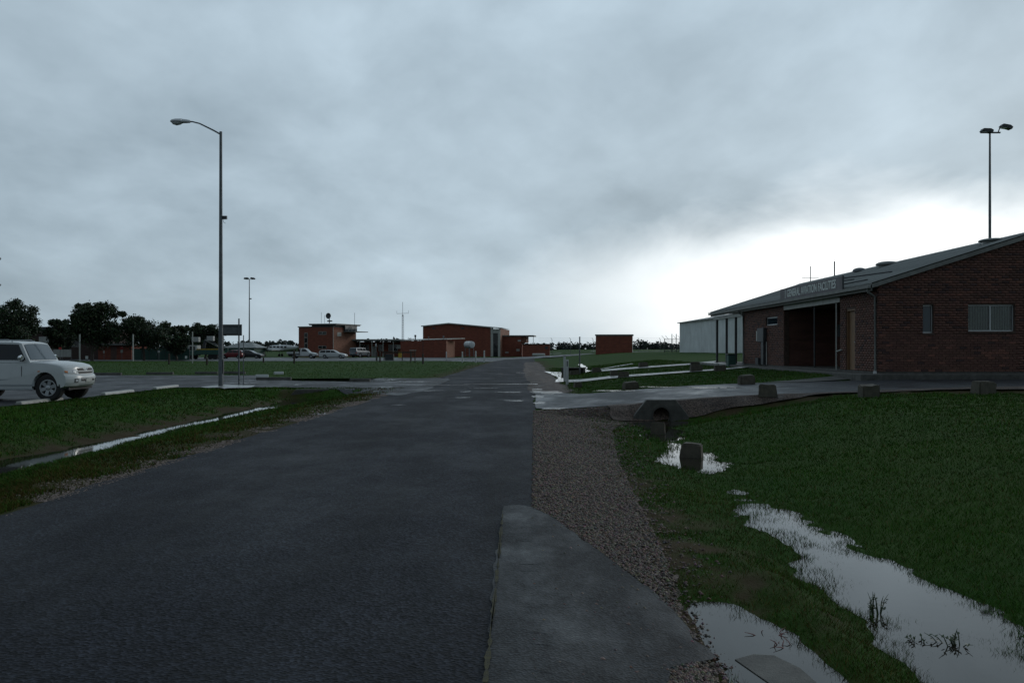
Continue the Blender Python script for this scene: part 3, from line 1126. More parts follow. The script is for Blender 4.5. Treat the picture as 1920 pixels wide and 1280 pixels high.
wb(MB().box(BX0 - .03, BX0 + .1, 33.5, 40.4, 3.425, 3.70), 'lintel_beam', M_PALE, bld, bevel=.006)
wb(MB().cyl((BX0 + .12, 36.7, FL - .1), (BX0 + .12, 36.7, 3.45), .035), 'post', M_DARKM, bld)
dp = wb(MB().tube([(BX0 - .06, 33.75, 3.4), (BX0 - .06, 33.75, FL - .02)], .028), 'drain_pipe', M_PALE, bld)
wb(MB().tube([(BX0 - .06, 33.7, 1.55), (BX0 - .06, 33.2, 1.62)], .03), 'drain_elbow', M_PALE, dp)
# side door, timber, set back in its opening
d = wb(MB().box(BX0 + .11, BX0 + .15, 32.09, 32.86, FL + .01, 3.05), 'side_door', M_DOORT, bld)
wb(MB().box(BX0 + .02, BX0 + .17, 32.052, 32.089, FL, 3.118).box(BX0 + .02, BX0 + .17, 32.861, 32.898, FL, 3.118).box(BX0 + .02, BX0 + .17, 32.09, 32.86, 3.06, 3.118),
   'door_frame', M_DOORT, d)
wb(MB().cyl((BX0 + .09, 32.2, 1.9), (BX0 + .02, 32.2, 1.9), .02), 'door_knob', M_ALU, d)
# louvre window
lw = wb(MB().box(BX0 + .05, BX0 + .09, LOUV[0], LOUV[0] + .04, LOUV[2], LOUV[3]).box(BX0 + .05, BX0 + .09, LOUV[1] - .04, LOUV[1], LOUV[2], LOUV[3])
        .box(BX0 + .05, BX0 + .09, LOUV[0] + .041, LOUV[1] - .041, LOUV[3] - .04, LOUV[3]).box(BX0 + .05, BX0 + .09, LOUV[0] + .041, LOUV[1] - .041, LOUV[2], LOUV[2] + .04),
        'louvre_window', M_ALU, bld)
for k in range(4):
    zc = LOUV[2] + .075 + k * .077
    wb(MB().add([(BX0 + .045, LOUV[0] + .05, zc - .035), (BX0 + .045, LOUV[1] - .05, zc - .035), (BX0 + .1, LOUV[1] - .05, zc + .035), (BX0 + .1, LOUV[0] + .05, zc + .035),
                 (BX0 + .05, LOUV[0] + .05, zc - .036), (BX0 + .05, LOUV[1] - .05, zc - .036), (BX0 + .106, LOUV[1] - .05, zc + .034), (BX0 + .106, LOUV[0] + .05, zc + .034)],
                [(0, 1, 2, 3), (7, 6, 5, 4), (0, 4, 5, 1), (1, 5, 6, 2), (2, 6, 7, 3), (3, 7, 4, 0)]), 'louvre_pane', M_GLASSB, lw)
wb(MB().box(BX0 + .18, BX0 + .2, LOUV[0], LOUV[1], LOUV[2], LOUV[3]), 'dark_room', M_INT, lw)


def gable_window(wd, panes, blinds):
    a, b, z0, z1 = wd
    y = BY0 + .09
    fr = MB().box(a, a + .04, y, y + .05, z0, z1).box(b - .04, b, y, y + .05, z0, z1).box(a + .041, b - .041, y, y + .05, z0, z0 + .04).box(a + .041, b - .041, y, y + .05, z1 - .04, z1)
    w = wb(fr, 'window', M_ALU, bld, bevel=.003)
    n = panes
    step = (b - a - .08) / n
    for i in range(n):
        p0, p1 = a + .04 + i * step, a + .04 + (i + 1) * step
        if i:
            wb(MB().box(p0 - .02, p0 + .02, y - .004, y + .046, z0 + .041, z1 - .041), 'mullion', M_ALU, w)
        if not blinds:
            wb(MB().box(p0 + .021, p1 - .021, y + .02, y + .028, z0 + .041, z1 - .041), 'pane', M_GLASSB, w)
        else:
            k = int((p1 - p0) / .085)
            for j in range(k):
                q = p0 + .025 + j * (p1 - p0 - .05) / k
                wb(MB().add([(q, y + .07, z0 + .06), (q + .075, y + .09, z0 + .06), (q + .075, y + .09, z1 - .05), (q, y + .07, z1 - .05),
                             (q, y + .073, z0 + .06), (q + .075, y + .093, z0 + .06), (q + .075, y + .093, z1 - .05), (q, y + .073, z1 - .05)],
                            [(0, 1, 2, 3), (7, 6, 5, 4), (0, 4, 5, 1), (1, 5, 6, 2), (2, 6, 7, 3), (3, 7, 4, 0)]), 'blind_slat', M_BLIND, w)
            gl = MB().box(p0 + .021, p1 - .021, y + .02, y + .026, z0 + .041, z1 - .041)
            wb(gl, 'pane', M_PANE, w)
    wb(MB().box(a - .02, b + .02, BY0 - .05, BY0 + .088, z0 - .07, z0 - .004), 'sill', M_MORTAR, w, bevel=.008)
    wb(MB().box(a, b, BY0 + .2, BY0 + .21, z0, z1), 'dark_room', M_INT, w)
    return w


M_PANE = bpy.data.materials.new('window_pane')
M_PANE.use_nodes = True
_t = NT(M_PANE.node_tree)
M_PANE.node_tree.nodes.clear()
_tr = _t.n('ShaderNodeBsdfTransparent')
_tr.inputs[0].default_value = (.8, .85, .84, 1)
_gl = _t.n('ShaderNodeBsdfGlossy')
_gl.inputs['Roughness'].default_value = .02
_fr = _t.n('ShaderNodeFresnel')
_mx = _t.n('ShaderNodeMixShader')
_mo = _t.n('ShaderNodeOutputMaterial')
M_PANE.node_tree.links.new(_fr.outputs[0], _mx.inputs[0])
M_PANE.node_tree.links.new(_tr.outputs[0], _mx.inputs[1])
M_PANE.node_tree.links.new(_gl.outputs[0], _mx.inputs[2])
M_PANE.node_tree.links.new(_mx.outputs[0], _mo.inputs[0])
gable_window(W1, 1, False)
gable_window(W2, 2, True)
gable_window(W3, 2, True)
# plinth slab
wb(MB().box(BX0 - .9, BX1 + .4, BY0 - .75, BY0 - .021, .35, FL - .06), 'plinth_slab', M_CONCD, bld, bevel=.02)
wb(MB().box(BX0 - .9, BX0 - .021, BY0 - .02, BY1, .35, FL - .06), 'plinth_slab', M_CONCD, bld, bevel=.02)
wb(MB().box(BX0 - .02, BX1, BY0 - .02, RY1, .35, FL - .003), 'floor_slab', M_CONCD, bld)
wb(MB().box(BX0 - .9, BX0 - .021, BY1 + .001, RY1 + .2, .35, FL - .04), 'veranda_slab', M_WETCONC, bld)

# roof of overlapping corrugated sheets
roof = thing('roof', None, None)
roof.parent = bld
SHW = .762
nsh = int((RY1 + .1 - (BY0 - .12)) / SHW) + 1


def roof_sheet(side):
    mb = MB()
    n = 40
    xa, xb = (BX0 - .28, RXC) if side < 0 else (BX1 + .28, RXC)
    za = EV - .28 * SLOPE
    ring = []
    for i in range(n + 1):
        t = i / n
        ring.append((t * SHW, .011 * math.cos(2 * PI * 10 * t)))
    vs = []
    for (yy, w) in ring:
        vs += [(xa, yy, za + w), (xb, yy, RZ + w), (xa, yy, za + w - .006), (xb, yy, RZ + w - .006)]
    fs = []
    for i in range(n):
        o = i * 4
        fs += [(o, o + 4, o + 5, o + 1), (o + 2, o + 3, o + 7, o + 6), (o, o + 2, o + 6, o + 4), (o + 1, o + 5, o + 7, o + 3)]
    return mb.add(vs, fs).mesh('roof_sheet', M_ROOF, smooth=True)


for side in (-1, 1):
    me = roof_sheet(side)
    me.transform(Matrix.Translation((-OFF.x, 0, -OFF.z)))
    for i in range(nsh):
        o = link('roof_sheet', me, roof)
        o.location = (0, BY0 - .12 + i * SHW - OFF.y, .05 + .003 * (i % 2))
wb(MB().prism([(RXC - .22, RZ - .005), (RXC, RZ + .075), (RXC + .22, RZ - .005), (RXC + .22, RZ + .012), (RXC, RZ + .10), (RXC - .22, RZ + .012)], 'y', BY0 - .14, RY1 + .15), 'ridge_cap', M_ROOF, roof)
RTOP = [(BX0 - .28, EV - .28 * SLOPE + .02), (RXC, RZ + .02), (BX1 + .28, EV - .28 * SLOPE + .02), (BX1 + .28, EV - .28 * SLOPE - .12), (RXC, RZ - .12), (BX0 - .28, EV - .28 * SLOPE - .12)]
wb(MB().prism(RTOP, 'y', BY0 - .10, BY0 - .035), 'verge_board', M_FASCIA, roof)
wb(MB().prism(RTOP, 'y', RY1 - .02, RY1 + .04), 'verge_board', M_FASCIA, roof)
wb(MB().box(BX0 - .26, BX0 - .225, BY0 - .02, RY1 - .03, EV - .30, EV - .042), 'fascia_board', M_FASCIA, roof)
wb(MB().prism([(BX0 - .40, EV - .10), (BX0 - .40, EV - .21), (BX0 - .27, EV - .21), (BX0 - .27, EV - .10), (BX0 - .28, EV - .10), (BX0 - .28, EV - .2), (BX0 - .39, EV - .2), (BX0 - .39, EV - .10)], 'y', BY0 - .1, RY1), 'gutter', M_FASCIA, roof)
wb(MB().box(BX0 - .22, BX0 + .1, BY0 + .01, RY1 - .04, EV - .16, EV - .13), 'soffit', M_PALE, roof)
wb(MB().prism([(BX0 - .2, EV - .13), (RXC, RZ - .13), (BX1 + .2, EV - .13)], 'y', RY1 - .12, RY1 - .06), 'gable_infill', M_PALE, roof)
# veranda beam and posts at the far end
wb(MB().box(BX0 - .1, BX0 + .06, BY1 + .02, RY1 - .05, 3.42, 3.60), 'veranda_beam', M_PALE, bld)
for yy in (49.1, 51.2, 53.6):
    wb(MB().box(BX0 - .07, BX0 + .05, yy - .06, yy + .06, FL - .04, 3.419), 'veranda_post', M_DARKM, bld, bevel=.008)
# down pipes
for (yy, x) in ((BY0 + .12, BX0 - .07), (BY1 - .1, BX0 - .07)):
    p = wb(MB().tube([(x - .26, yy, EV - .20), (x - .24, yy, EV - .34), (x, yy, EV - .5), (x, yy, FL + .04), (x - .05, yy - .1, FL + .0)], .042, 10), 'down_pipe', M_FASCIA, bld, smooth=True)
    wb(MB().cyl((x - .05, yy - .1, FL - .06), (x - .05, yy - .1, FL + .03), .055), 'pipe_shoe', M_WHITE, p)
# meter box and conduit on the long wall
mb_ = wb(MB().box(BX0 - .2, BX0 - .021, 43.1, 44.2, 2.0, 2.68), 'meter_box', M_DARKM, bld, bevel=.015)
wb(MB().box(BX0 - .13, BX0 - .021, 44.25, 44.6, 2.05, 2.55), 'meter_cover', M_PALE, mb_, bevel=.01)
wb(MB().tube([(BX0 - .06, 43.0, 2.0), (BX0 - .06, 43.0, FL)], .025), 'conduit', M_PALE, mb_)
wb(MB().box(BX0 - .17, BX0 - .021, 43.2, 43.6, FL + .02, 2.0), 'cable_duct', M_DARKM, mb_)
wb(MB().box(BX0 - .2, BX0 - .021, 44.0, 44.5, FL + .02, 1.2), 'tap_box', M_DARKM, mb_)


def roofz(x):
    return EV + SLOPE * (x - BX0) + .06


def dome(y, x, r, hgt, name, m, label=None):
    mb = MB()
    prof = [(r * .75, -.22), (r * .75, .0), (r, .0), (r, .03)] + [(r * math.cos(a), .03 + hgt * math.sin(a)) for a in (0.35, .7, 1.0, 1.3, 1.5)]
    mb.lathe(prof, (x, y, roofz(x)), 'z', 24)
    return wb(mb, name, m, roof, smooth=True)


dome(40.5, 17.3, .54, .15, 'roof_ventilator', M_ROOF)
dome(43.8, 17.3, .34, .16, 'roof_skylight', M_GALV)
dome(31.8, 17.4, .5, .08, 'roof_ventilator', M_ROOF)
wb(MB().cyl((17.7, 52.2, RZ - .05), (17.7, 52.2, RZ + .95), .025).cyl((17.2, 52.2, RZ + .25), (18.2, 52.2, RZ + .25), .015), 'roof_aerial', M_DARKM, roof)
wb(MB().cyl((17.7, 48.3, RZ - .05), (17.7, 48.3, RZ + .85), .035), 'vent_pipe', M_DARKM, roof)

# the sign on the eave
SX, SY0, SY1, SZ0, SZ1 = 12.16, 32.4, 39.9, 3.83, 4.34
sg = thing('building_sign', 'long grey roof sign with pale letters reading GENERAL AVIATION FACILITIES', 'sign', (SX, SY0, SZ0))
sg_off = Vector((SX, SY0, SZ0))


def sgb(mb, name, m, parent=sg, **k):
    o = mb.build(name, m, parent, **k)
    o.data.transform(Matrix.Translation(-sg_off))
    return o


sgb(MB().box(SX, SX + .04, SY0, SY1, SZ0, SZ1), 'board', M_SIGN, bevel=.006)
sgb(MB().box(SX - .012, SX + .055, SY0 - .03, SY0 - .001, SZ0 - .01, SZ1 + .01), 'end_trim', M_DARKM)
sgb(MB().box(SX - .006, SX - .001, SY1 - .78, SY1 - .72, SZ0 + .07, SZ1 - .06), 'panel_stroke', M_LETTER)
for yy in (SY0 + .15, (SY0 + SY1) / 2, SY1 - .2):
    sgb(MB().tube([(SX + .05, yy, SZ1 - .08), (SX + 1.9, yy, roofz(SX + 1.9) + .03)], .025).tube([(SX + .05, yy, SZ0 + .2), (SX + 1.0, yy, roofz(SX + 1.0) + .02)], .025), 'brace', M_DARKM)
    sgb(MB().box(SX + .041, SX + .09, yy - .03, yy + .03, SZ0 - .08, SZ1 - .03), 'upright', M_DARKM)


def text_mesh(txt, name, m, width, height, depth=.006):
    cu = bpy.data.curves.new('txt', 'FONT')
    cu.body = txt
    cu.align_x = 'LEFT'
    cu.extrude = depth
    cu.space_character = 1.06
    cu.offset = .02
    o = bpy.data.objects.new('txt', cu)
    COL.objects.link(o)
    bpy.context.view_layer.update()
    me = bpy.data.meshes.new_from_object(o.evaluated_get(bpy.context.evaluated_depsgraph_get()))
    bpy.data.objects.remove(o)
    bpy.data.curves.remove(cu)
    co = np.empty(len(me.vertices) * 3, np.float32)
    me.vertices.foreach_get('co', co)
    co = co.reshape(-1, 3)
    co[:, 0] -= co[:, 0].min()
    co[:, 1] -= co[:, 1].min()
    co[:, 0] *= width / co[:, 0].max()
    co[:, 1] *= height / co[:, 1].max()
    me.vertices.foreach_set('co', co.ravel())
    me.materials.clear()
    me.materials.append(m)
    me.name = name
    return me


lm = text_mesh('GENERAL AVIATION FACILITIES', 'lettering', M_LETTER, 5.85, .335)
SGM = Matrix.Translation(Vector((SX - .007, SY1 - 1.02, SZ0 + .10)) - sg_off) @ Matrix(((0, 0, -1, 0), (-1, 0, 0, 0), (0, 1, 0, 0), (0, 0, 0, 1)))

bm = bmesh.new()
bm.from_mesh(lm)
bm.verts.ensure_lookup_table()
seen = set()
for v0 in bm.verts:                                        # every letter a part of its own
    if v0.index in seen:
        continue
    isl, stack = [], [v0]
    seen.add(v0.index)
    while stack:
        v = stack.pop()
        isl.append(v)
        for e in v.link_edges:
            w_ = e.other_vert(v)
            if w_.index not in seen:
                seen.add(w_.index)
                stack.append(w_)
    ix = {v.index: i for i, v in enumerate(isl)}
    fs = {f for v in isl for f in v.link_faces}
    me = bpy.data.meshes.new('letter')
    me.from_pydata([tuple(v.co) for v in isl], [], [tuple(ix[v.index] for v in f.verts) for f in fs])
    me.materials.append(M_LETTER)
    lo = link('letter', me, sg)
    lo.matrix_local = SGM
bm.free()

# green cabinet by the veranda
cab = thing('service_cabinet', 'small dark green service cabinet standing beside the veranda posts', 'cabinet', (11.75, 47.2, Hs(11.75, 47.2)))
MB().box(-.2, .2, -.25, .25, -.1, .62).build('body', M_GREENP, cab, bevel=.02)
MB().box(-.23, .23, -.28, .28, .621, .67).build('lid', M_DARKM, cab, bevel=.01)

# ------------------------------------------------------------------ stone blocks
blocks = [  # px centre, base row, width px, height px, label
    (1236, 814, 28, 22, 'squarish stone block in the puddle nearest the culvert mouth'),
    (1299, 858, 42, 27, 'tilted stone block standing in the round puddle on the lawn'),
    (1443, 748, 35, 21, 'stone block on the drive edge nearest right of the culvert'),
    (1635, 746, 34, 22, 'stone block before the corner of the brick building'),
    (1851, 740, 37, 23, 'stone block on gravel below the wide gable window'),
    (1402, 722, 29, 17, 'stone block on the lawn just behind the drive, below the porch posts'),
    (1184, 730, 28, 13, 'low stone block on the grass tip between road and drive'),
    (1170, 708, 20, 11, 'front stone block of the close pair beside the nearer footpath'),
    (1152, 705.5, 15, 10, 'rear stone block of the close pair beside the nearer footpath'),
    (1307, 697, 22, 11, 'stone block left of two between the footpaths'),
    (1352, 696, 22, 10, 'stone block right of two on the nearer footpath'),
    (1207, 689, 17, 9, 'stone block in the middle of the farther footpath'),
    (1305, 685, 18, 6, 'flat stone block at the edge of the farther footpath'),
    (1119, 699, 17, 9, 'stone block at the road end of the farther footpath'),
    (1084, 727, 15, 10, 'small dark stone block at the foot of the white posts'),
    (1078, 703, 17, 8, 'stone block in front of the drain behind the white posts'),
]


def stone(w, d, h, seed):
    bm = bmesh.new()
    bmesh.ops.create_cube(bm, size=1.0)
    bmesh.ops.bevel(bm, geom=bm.edges[:], offset=.07, segments=2, affect='EDGES')
    bmesh.ops.subdivide_edges(bm, edges=bm.edges[:], cuts=1, use_grid_fill=True)
    rs = np.random.RandomState(seed)
    tx, ty = rs.uniform(-.14, .14, 2)
    for v in bm.verts:
        c = v.co
        k = 1 + .09 * float(vnoise(c.x * 3 + seed, c.y * 3 + c.z * 2, .6, seed)) * 2
        top = c.z + .5
        c.x = c.x * k * (1 - .10 * top + tx * top * .4)
        c.y = c.y * k * (1 - .08 * top + ty * top * .4)
        c.z += .12 * float(vnoise(c.x * 2.2, c.y * 2.2, .5, seed + 3))
        c.x += .03 * float(vnoise(c.y * 5, c.z * 5, .5, seed + 5))
    me = bpy.data.meshes.new('stone_block')
    bm.to_mesh(me)
    bm.free()
    me.transform(Matrix.Translation((0, 0, .5)) @ Matrix.Identity(4))
    me.transform(Matrix.Diagonal((w, d, h, 1)))
    me.polygons.foreach_set('use_smooth', [True] * len(me.polygons))
    me.set_sharp_from_angle(angle=R(45))
    me.materials.append(M_STONE)
    return me


for i, (px, py, w, h, lb) in enumerate(blocks):
    zw = {0: WATER_R, 1: WATER_R}.get(i)
    gx_, gy_ = GP(px, py, zw) if zw is not None else GP(px, py)
    s = gy_ / F
    wd = min(max(w * s, .3), .75)
    ht = min(max(h * s, .18), .42)
    dpt = wd * random.uniform(.6, .8)
    zb = min(Hs(gx_, gy_ + dpt / 2) - .03, (zw - .05) if zw is not None else 9)
    me = stone(wd, dpt, ht + .06, 20 + i)
    o = link('stone_block', me)
    o.location = (gx_, gy_ + dpt / 2, zb)
    o.rotation_euler = (R(random.uniform(-5, 5)), R(4) if i == 1 else R(random.uniform(-6, 6)), R(random.uniform(-14, 14)) if i != 1 else R(-24))
    tag(o, lb, 'stone block', 'stone blocks lining the verge and paths')

# ------------------------------------------------------------------ culverts


def culvert(loc, rz, top, base, hgt, rad, label):
    t = thing('culvert', label, 'culvert', loc, rz)
    n = 24
    arc = [(rad * math.cos(a), rad * .97 + rad * math.sin(a)) for a in np.linspace(PI + .25, -.25, n)]
    low = -.25
    poly = [(-base / 2, low), (-base / 2 + .02, hgt * .35), (-top / 2, hgt), (top / 2, hgt), (base / 2 - .02, hgt * .35), (base / 2, low), (arc[-1][0], low)] + arc[::-1] + [(arc[0][0], low)]
    MB().prism(poly, 'y', 0, .18).build('headwall', M_CONCD, t, bevel=.012)
    rings = []
    pm = MB()
    N = 24
    for (r, yy) in ((rad * .92, -.02), (rad, -.02), (rad, 1.6), (rad * .92, 1.6)):
        rings.append([(r * math.cos(2 * PI * k / N), yy, rad * .97 + r * math.sin(2 * PI * k / N)) for k in range(N)])
    vs = [p for q in rings for p in q]
    fs = []
    for a, b in ((0, 1), (1, 2), (2, 3), (3, 0)):
        fs += [(a * N + k, a * N + (k + 1) % N, b * N + (k + 1) % N, b * N + k) for k in range(N)]
    pm.add(vs, fs)
    p = pm.build('pipe', M_CONCD, t, smooth=True)
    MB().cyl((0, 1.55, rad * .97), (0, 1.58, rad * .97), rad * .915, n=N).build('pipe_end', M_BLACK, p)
    return t


cx, cy = X(1240, 22.7), 22.7
culvert((cx, cy, -.30), 0, .76, 1.45, .64, .235, 'grey concrete culvert with round pipe mouth under the right drive')
culvert((-8.05, 35.5, -.44), R(12), 1.3, 1.9, .46, .17, 'low dark culvert end where the left ditch meets the driveway')

# ------------------------------------------------------------------ posts on the right of the road


def post_at(px, py, top, w, name, label, cat, m, group=None, depth=None):
    gx_, gy_ = GP(px, py)
    s = gy_ / F
    t = thing(name, label, cat, (gx_, gy_, Hs(gx_, gy_)), 0, group)
    h = (py - top) * s
    q = w * s / 2
    return t, h, q


t, h, q = post_at(1058.5, 715, 668, 4, 'white_post', 'taller of the two white guide posts beside the road puddle', 'post', M_WHITE)
MB().box(-q, q, -q * .5, q * .5, -.2, h).build('shaft', M_WHITE, t, bevel=.01)
MB().box(-q * 1.02, q * 1.02, -q * .52, q * .52, h, h + .03).build('cap', M_GALV, t)
t, h, q = post_at(1063.5, 721, 674, 5, 'white_post', 'shorter white guide post with a dark slot, in front of the tall one', 'post', M_WHITE)
MB().box(-q, q, -q * .4, q * .4, -.2, h).build('shaft', M_WHITE, t, bevel=.01)
MB().box(-q * .35, q * .35, -q * .4 - .006, -q * .4 - .001, h - .32, h - .08).build('reflector', M_BLACK, t)
t, h, q = post_at(1087, 702, 632, 1.8, 'thin_post', 'tall thin grey post standing by the drain right of the road', 'post', M_GALV)
MB().cyl((0, 0, -.2), (0, 0, h), .045, .04).build('shaft', M_GALV, t)
MB().cyl((0, 0, h), (0, 0, h + .03), .05).build('cap', M_DARKM, t)
# drain pit behind the white posts
gx_, gy_ = GP(1080, 699)
t = thing('drain_culvert', 'dark low drain opening behind the white guide posts', 'drain', (gx_, gy_, Hs(gx_, gy_) - .05), R(-5))
MB().box(-1.0, .65, .1, .3, 0, .36).build('rear_wall', M_CONCD, t, bevel=.02)
MB().box(-1.05, .7, -.5, .35, .361, .43).build('cover_slab', M_CONCD, t, bevel=.02)
MB().box(-1.0, -.85, -.5, .09, 0, .36).build('side_wall', M_CONCD, t, bevel=.01)
MB().box(.5, .65, -.5, .09, 0, .36).build('side_wall', M_CONCD, t, bevel=.01)

# ------------------------------------------------------------------ grey shed and the small brick hut
sh = thing('grey_shed', 'large pale grey metal clad shed behind the brick building', 'shed', (25.3, 100, 1.05))


def ribbed(p0, p1, z0, z1, pitch=.25, d=.035):
    p0, p1 = Vector(p0), Vector(p1)
    L = (p1 - p0).length
    t = (p1 - p0) / L
    nrm = Vector((-t.y, t.x)) * -1
    pts = []
    u = 0
    while u < L:
        for (a, b) in ((0, 0), (.6, 0), (.68, d), (.92, d)):
            if u + a * pitch <= L:
                q = p0 + t * (u + a * pitch) + nrm * b
                pts.append((q.x, q.y))
        u += pitch
    pts.append((p1.x, p1.y))
    n = len(pts)
    back = [(p1.x - nrm.x * .05, p1.y - nrm.y * .05), (p0.x - nrm.x * .05, p0.y - nrm.y * .05)]
    mb = MB()
    vs = [(x, y, z0) for x, y in pts] + [(x, y, z1) for x, y in pts]
    mb.add(vs, [(i, i + 1, n + i + 1, n + i) for i in range(n - 1)])
    return mb


HS = 4.35
for i in range(13):
    ribbed((-.05 * 2 * (i + 1) + .0, 2 * (i + 1)), (-.05 * 2 * i, 2 * i), -.2, HS).build('wall_sheet', M_SHED, sh)
ribbed((0, 0), (12, -.4), -.2, HS).build('end_wall', M_SHED, sh)
rf = MB().add([(-.25, -.3, HS), (12.3, -.7, HS + .1), (10.9, 26.3, HS + .1), (-1.55, 26.3, HS), (6.0, -.5, HS + 1.1), (4.7, 26.3, HS + 1.1)], [(0, 4, 5, 3), (4, 1, 2, 5)])
rf.build('roof', M_ROOF, sh)
MB().add([(-.28, -.3, HS - .1), (-1.58, 26.3, HS - .1), (-1.58, 26.3, HS + .03), (-.28, -.3, HS + .03), (-.2, -.3, HS - .1), (-1.50, 26.3, HS - .1), (-1.50, 26.3, HS + .03), (-.2, -.3, HS + .03)],
         [(0, 1, 2, 3), (4, 7, 6, 5), (3, 2, 6, 7), (0, 4, 5, 1), (0, 3, 7, 4), (1, 5, 6, 2)]).build('gutter', M_FASCIA, sh)

hut = thing('brick_hut', 'small flat roofed red brick hut alone on the far right lawn', 'hut', (X(1117, 141), 141, 1.0), R(-9))
MB().box(0, 5.8, 0, 3.6, -.3, 2.75).build('wall', M_FBRICK, hut)
MB().box(-.1, 5.95, -.1, 3.7, 2.751, 2.98).build('roof', M_FASCIA, hut, bevel=.01)
MB().box(5.801, 5.84, .9, 2.2, 0, 2.2).build('door', M_PALE, hut)
MB().box(5.801, 5.83, .02, .6, 0, 2.7).build('corner_panel', M_PALE, hut)

# ------------------------------------------------------------------ perimeter fence and gate far right
fence = thing('perimeter_fence', 'wire perimeter fence with thin posts across the far airfield edge', 'fence', (0, 170, 1.0), 0)
for px in (1035, 1070, 1112, 1155, 1198, 1238, 1278):
    x = X(px, 170)
    MB().cyl((x, 0, -.5), (x, 0, 2.55), .04, n=6).tube([(x, 0, 2.5), (x - .25, -.2, 2.8)], .035, 6).build('fence_post', M_GALV, fence)
for z in (.1, .8, 1.5, 2.1, 2.45, 2.75):
    MB().cyl((X(1010, 170), 0, z), (X(1290, 170), 0, z), .008, n=4).build('wire', M_GALV, fence)
gate = thing('barbed_gate', 'tall barred pedestrian gate topped with angled barbed arms beside the grey shed', 'gate', (X(1246, 132), 132, 1.2), 0)
for i in range(13):
    MB().cyl((i * .2, 0, 0), (i * .2, 0, 1.95), .016, n=5).build('bar', M_GALV, gate)
for z in (.1, 1.9):
    MB().box(0, 2.4, -.03, .03, z, z + .05).build('rail', M_GALV, gate)
for x, hgt in ((0, 2.0), (1.1, 2.7), (1.75, 2.7), (2.4, 2.0)):
    MB().box(x - .05, x + .05, -.07, -.031, -.3, hgt).build('gate_post', M_DARKM, gate)
for x in (0, .55, 1.75, 2.4):
    MB().tube([(x, 0, 1.95), (x - .42, 0, 2.45)], .025, 6).build('barbed_arm', M_GALV, gate)

# ------------------------------------------------------------------ street lamp, masts, sign board


def luminaire(mb_body, mb_lens, p, sgn, s=1.0):
    """cobra-head lantern pointing along sgn*x from p"""
    x, y, z = p
    prof = [(0, .055, .07), (.15, .09, .10), (.34, .11, .12), (.36, .16, .13), (.6, .17, .12), (.78, .12, .09), (.86, .03, .04)]
    vs, n = [], 12
    for (dx_, rw, rh) in prof:
        for k in range(n):
            a = 2 * PI * k / n
            up = math.sin(a)
            vs.append((x + sgn * dx_ * s, y + rw * s * math.cos(a), z + (rh * up if up > 0 else rh * .55 * up) * s + (.03 * dx_) * s))
    fs = [(i * n + k, i * n + (k + 1) % n, (i + 1) * n + (k + 1) % n, (i + 1) * n + k) for i in range(len(prof) - 1) for k in range(n)]
    fs += [tuple(range(n)), tuple(range((len(prof) - 1) * n, len(prof) * n))]
    mb_body.add(vs, fs)
    vs = []
    for (dx_, rw, dz_) in ((.36, .10, 0), (.45, .15, .08), (.6, .16, .12), (.75, .12, .08), (.82, .03, .0)):
        for k in range(n):
            a = PI + PI * k / (n - 1)
            vs.append((x + sgn * dx_ * s, y + rw * s * math.cos(a), z - .045 * s + dz_ * math.sin(a) * s + .03 * dx_ * s))
    fs = [(i * n + k, i * n + k + 1, (i + 1) * n + k + 1, (i + 1) * n + k) for i in range(4) for k in range(n - 1)]
    mb_lens.add(vs, fs)


def street_lamp(loc, hgt, sgn, label, arm=1.2, drop=.42):
    t = thing('street_lamp', label, 'street lamp', loc, 0, 'street lamps')
    MB().tube([(0, 0, -.3), (0, 0, 2.4), (0, 0, hgt)], [.105, .088, .058], 12).build('pole', M_GALV, t, smooth=True)
    MB().lathe([(.17, 0), (.17, .03), (.11, .05)], (0, 0, .0), 'z', 14).build('base_plate', M_GALV, t)
    MB().box(.105, .118, -.05, .05, .6, 1.2).build('access_cover', M_DARKM, t)
    a = MB().tube([(0, 0, hgt - .12), (sgn * .3, 0, hgt + .05), (sgn * arm * .75, 0, hgt + drop * .82), (sgn * arm, 0, hgt + drop), (sgn * (arm + .12), 0, hgt + drop + .01)],
                  [.035, .033, .03, .03, .03], 8).build('arm', M_GALV, t, smooth=True)
    b, l = MB(), MB()
    luminaire(b, l, (sgn * (arm + .08), 0, hgt + drop - .01), sgn)
    hd = b.build('lantern', M_ALU, t, smooth=True)
    l.build('lens', M_LENS, hd, smooth=True)
    return t


LY = 37.3
lamp = street_lamp((X(414, LY), LY, Hs(X(414, LY), LY)), Z(247, LY) - Hs(X(414, LY), LY), -1, 'tall grey street lamp with single curved arm left of the road')
zc = Z(408, LY)
bk = MB().box(.06, .26, -.05, .05, zc - .07, zc + .07).build('bracket_box', M_DARKM, lamp)
MB().tube([(.1, 0, zc - .08), (.12, 0, zc - .2), (.2, 0, zc - .24)], .008, 5).build('loose_wire', M_DARKM, bk)
street_lamp((X(-40, 60), 60, 0), Z(485, 60) - .42, 1, 'street lamp off the left edge with only its higher lantern tip in view', .6)
street_lamp((X(-26, 95), 95, 0), Z(534, 95) - .42, 1, 'farther street lamp off the left edge with its lower lantern tip in view', .7)


